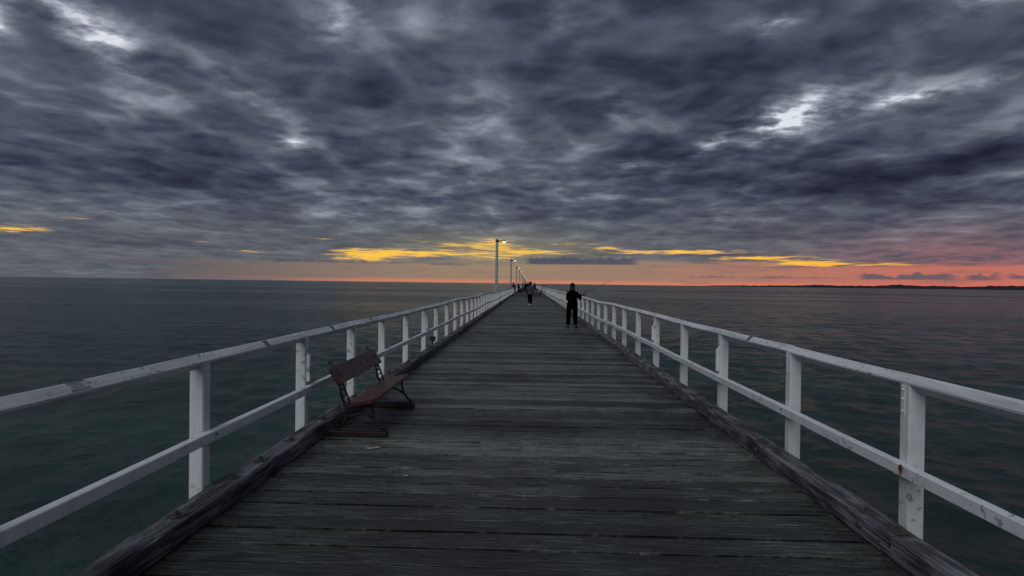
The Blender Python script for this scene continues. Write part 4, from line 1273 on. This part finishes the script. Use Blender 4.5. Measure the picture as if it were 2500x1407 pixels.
def trolley():
    root = empty('fishing_trolley', (1.08, 77.2, 0.004))
    tag(root, 'dark fishing trolley with upright white rod holder tubes near the right rail', 'trolley')
    bm = bmesh.new(); box(bm, -0.40, 0.40, -0.24, 0.24, 0.20, 0.25)
    for (a, b) in (((-0.40, -0.24), (0.40, -0.24)), ((-0.40, 0.24), (0.40, 0.24)), ((-0.40, -0.24), (-0.40, 0.24)), ((0.40, -0.24), (0.40, 0.24))):
        tube(bm, [(a[0], a[1], 0.42), (b[0], b[1], 0.42)], [0.012, 0.012], 6); tube(bm, [(a[0], a[1], 0.25), (a[0], a[1], 0.42)], [0.012, 0.012], 6)
    mesh_obj('tray', bm, M_NAVY, root)
    for sx in (-1, 1):
        for sy in (-1, 1):
            bm = bmesh.new(); ring(bm, (sx*0.42, sy*0.2, 0.13), 0.10, 'x', 0.028, 16, 6); tube(bm, [(sx*0.40, sy*0.2, 0.13), (sx*0.45, sy*0.2, 0.13)], [0.07, 0.07], 10, (0, 1, 0)); mesh_obj('wheel', bm, M_RUBBER, root, True)
    for x in (-0.24, 0.02, 0.24):
        bm = bmesh.new(); tube(bm, [(x, -0.26, 0.30), (x, -0.26, 0.82)], [0.024, 0.024], 10); tube(bm, [(x, -0.26, 0.805), (x, -0.26, 0.84)], [0.028, 0.028], 10); mesh_obj('rod_tube', bm, M_PVC, root)
    bm = bmesh.new(); box(bm, -0.36, 0.36, -0.18, 0.20, 0.255, 0.60); bevel(bm, 0.03); mesh_obj('cool_box', bm, M_NAVY, root)
    bm = bmesh.new(); tube(bm, [(-0.2, 0.26, 0.25), (-0.2, 0.34, 1.0), (0.2, 0.34, 1.0), (0.2, 0.26, 0.25)], [0.018]*4, 6); mesh_obj('handle', bm, M_IRON, root)
    bm = bmesh.new(); ball(bm, (-0.02, 0.05, 0.72), (0.2, 0.15, 0.14), 10, 7); ball(bm, (0.05, 0.02, 0.84), (0.1, 0.1, 0.08), 8, 6); mesh_obj('bag', bm, M_BLACK, root, True)
trolley()
def bait_table():
    root = empty('bait_table', (2.30, 83.0, 0))
    tag(root, 'pale green bait cutting table fixed on the right railing', 'bait table')
    bm = bmesh.new(); box(bm, -0.34, 0.28, -0.25, 0.25, 1.10, 1.14); bevel(bm, 0.008); mesh_obj('top', bm, M_TEAL, root)
    bm = bmesh.new(); box(bm, -0.34, 0.28, 0.22, 0.25, 1.142, 1.30); mesh_obj('splash_board', bm, M_TEAL, root)
    for x, y_ in ((-0.30, -0.2), (-0.30, 0.2)):
        bm = bmesh.new(); tube(bm, [(x, y_, 1.10), (x+0.14, y_, 0.14)], [0.025, 0.025], 6); mesh_obj('leg', bm, M_STEEL, root)
bait_table()
def standing_rod():
    root = empty('fishing_rod', (2.30, 82.55, 0.13))
    tag(root, 'thin fishing rod standing upright beside the bait table', 'fishing rod')
    bm = bmesh.new(); tube(bm, [(0, 0, 0.0), (0, 0, 0.7)], [0.018, 0.016], 7); mesh_obj('handle', bm, M_RUBBER, root)
    bm = bmesh.new(); tube(bm, [(0, 0, 0.69), (0.01, 0, 1.5), (0.015, 0, 2.4)], [0.013, 0.011, 0.006], 6); mesh_obj('blank', bm, M_RUBBER, root)
    bm = bmesh.new(); ball(bm, (0, -0.05, 0.72), (0.035, 0.03, 0.05), 8, 6); mesh_obj('reel', bm, M_RUBBER, root)
standing_rod()

# ------------------------------------------------------------------ small things
def black_box():
    root = empty('junction_box', (-2.36, 14.62, 0.145))
    tag(root, 'small black box mounted low at a left railing post', 'box')
    bm = bmesh.new(); box(bm, -0.09, 0.03, -0.06, 0.06, 0.0, 0.10); bevel(bm, 0.008); b_ = mesh_obj('body', bm, M_RUBBER, root)
    bm = bmesh.new(); box(bm, -0.095, 0.035, -0.065, 0.065, 0.101, 0.115); bevel(bm, 0.004); mesh_obj('lid', bm, M_RUBBER, root)
    bm = bmesh.new(); tube(bm, [(-0.03, 0, 0.0), (-0.03, 0.0, -0.16), (-0.03, 0.03, -0.4)], [0.014]*3, 6); mesh_obj('conduit', bm, M_RUBBER, root)
black_box()
def feather():
    bm = bmesh.new()
    pts = [(-0.055, -0.012), (-0.03, -0.018), (0.0, -0.006), (0.02, 0.012), (0.045, 0.020), (0.065, 0.030)]
    wd = [0.004, 0.013, 0.012, 0.011, 0.008, 0.002]
    rows = []
    for (x, y_), w in zip(pts, wd):
        rows.append([bm.verts.new((x+0.2*w, y_+w, 0.010)), bm.verts.new((x, y_, 0.016)), bm.verts.new((x-0.2*w, y_-w, 0.008)), bm.verts.new((x, y_, 0.006))])
    for a, b in zip(rows, rows[1:]):
        for k in range(4): bm.faces.new((a[k], a[(k+1) % 4], b[(k+1) % 4], b[k]))
    bm.faces.new(rows[0]); bm.faces.new(list(reversed(rows[-1])))
    o = mesh_obj('feather', bm, M_PALE, loc=(-1.51, 5.63, 0.0))
    tag(o, 'small white feather lying on the deck in front of the bench', 'feather')
feather()
def scrap(x, y_, s, label):
    bm = bmesh.new()
    bmesh.ops.create_icosphere(bm, subdivisions=1, radius=s)
    r_ = random.Random(int(x*100))
    for v in bm.verts: v.co = Vector((v.co.x*r_.uniform(0.8, 1.8), v.co.y*r_.uniform(0.5, 1.0), abs(v.co.z)*0.35))
    o = mesh_obj('scrap', bm, M_PVC, loc=(x, y_, 0.004))
    tag(o, label, 'scrap')
scrap(-1.035, 4.86, 0.014, 'tiny white scrap on the deck, nearer than the feather')
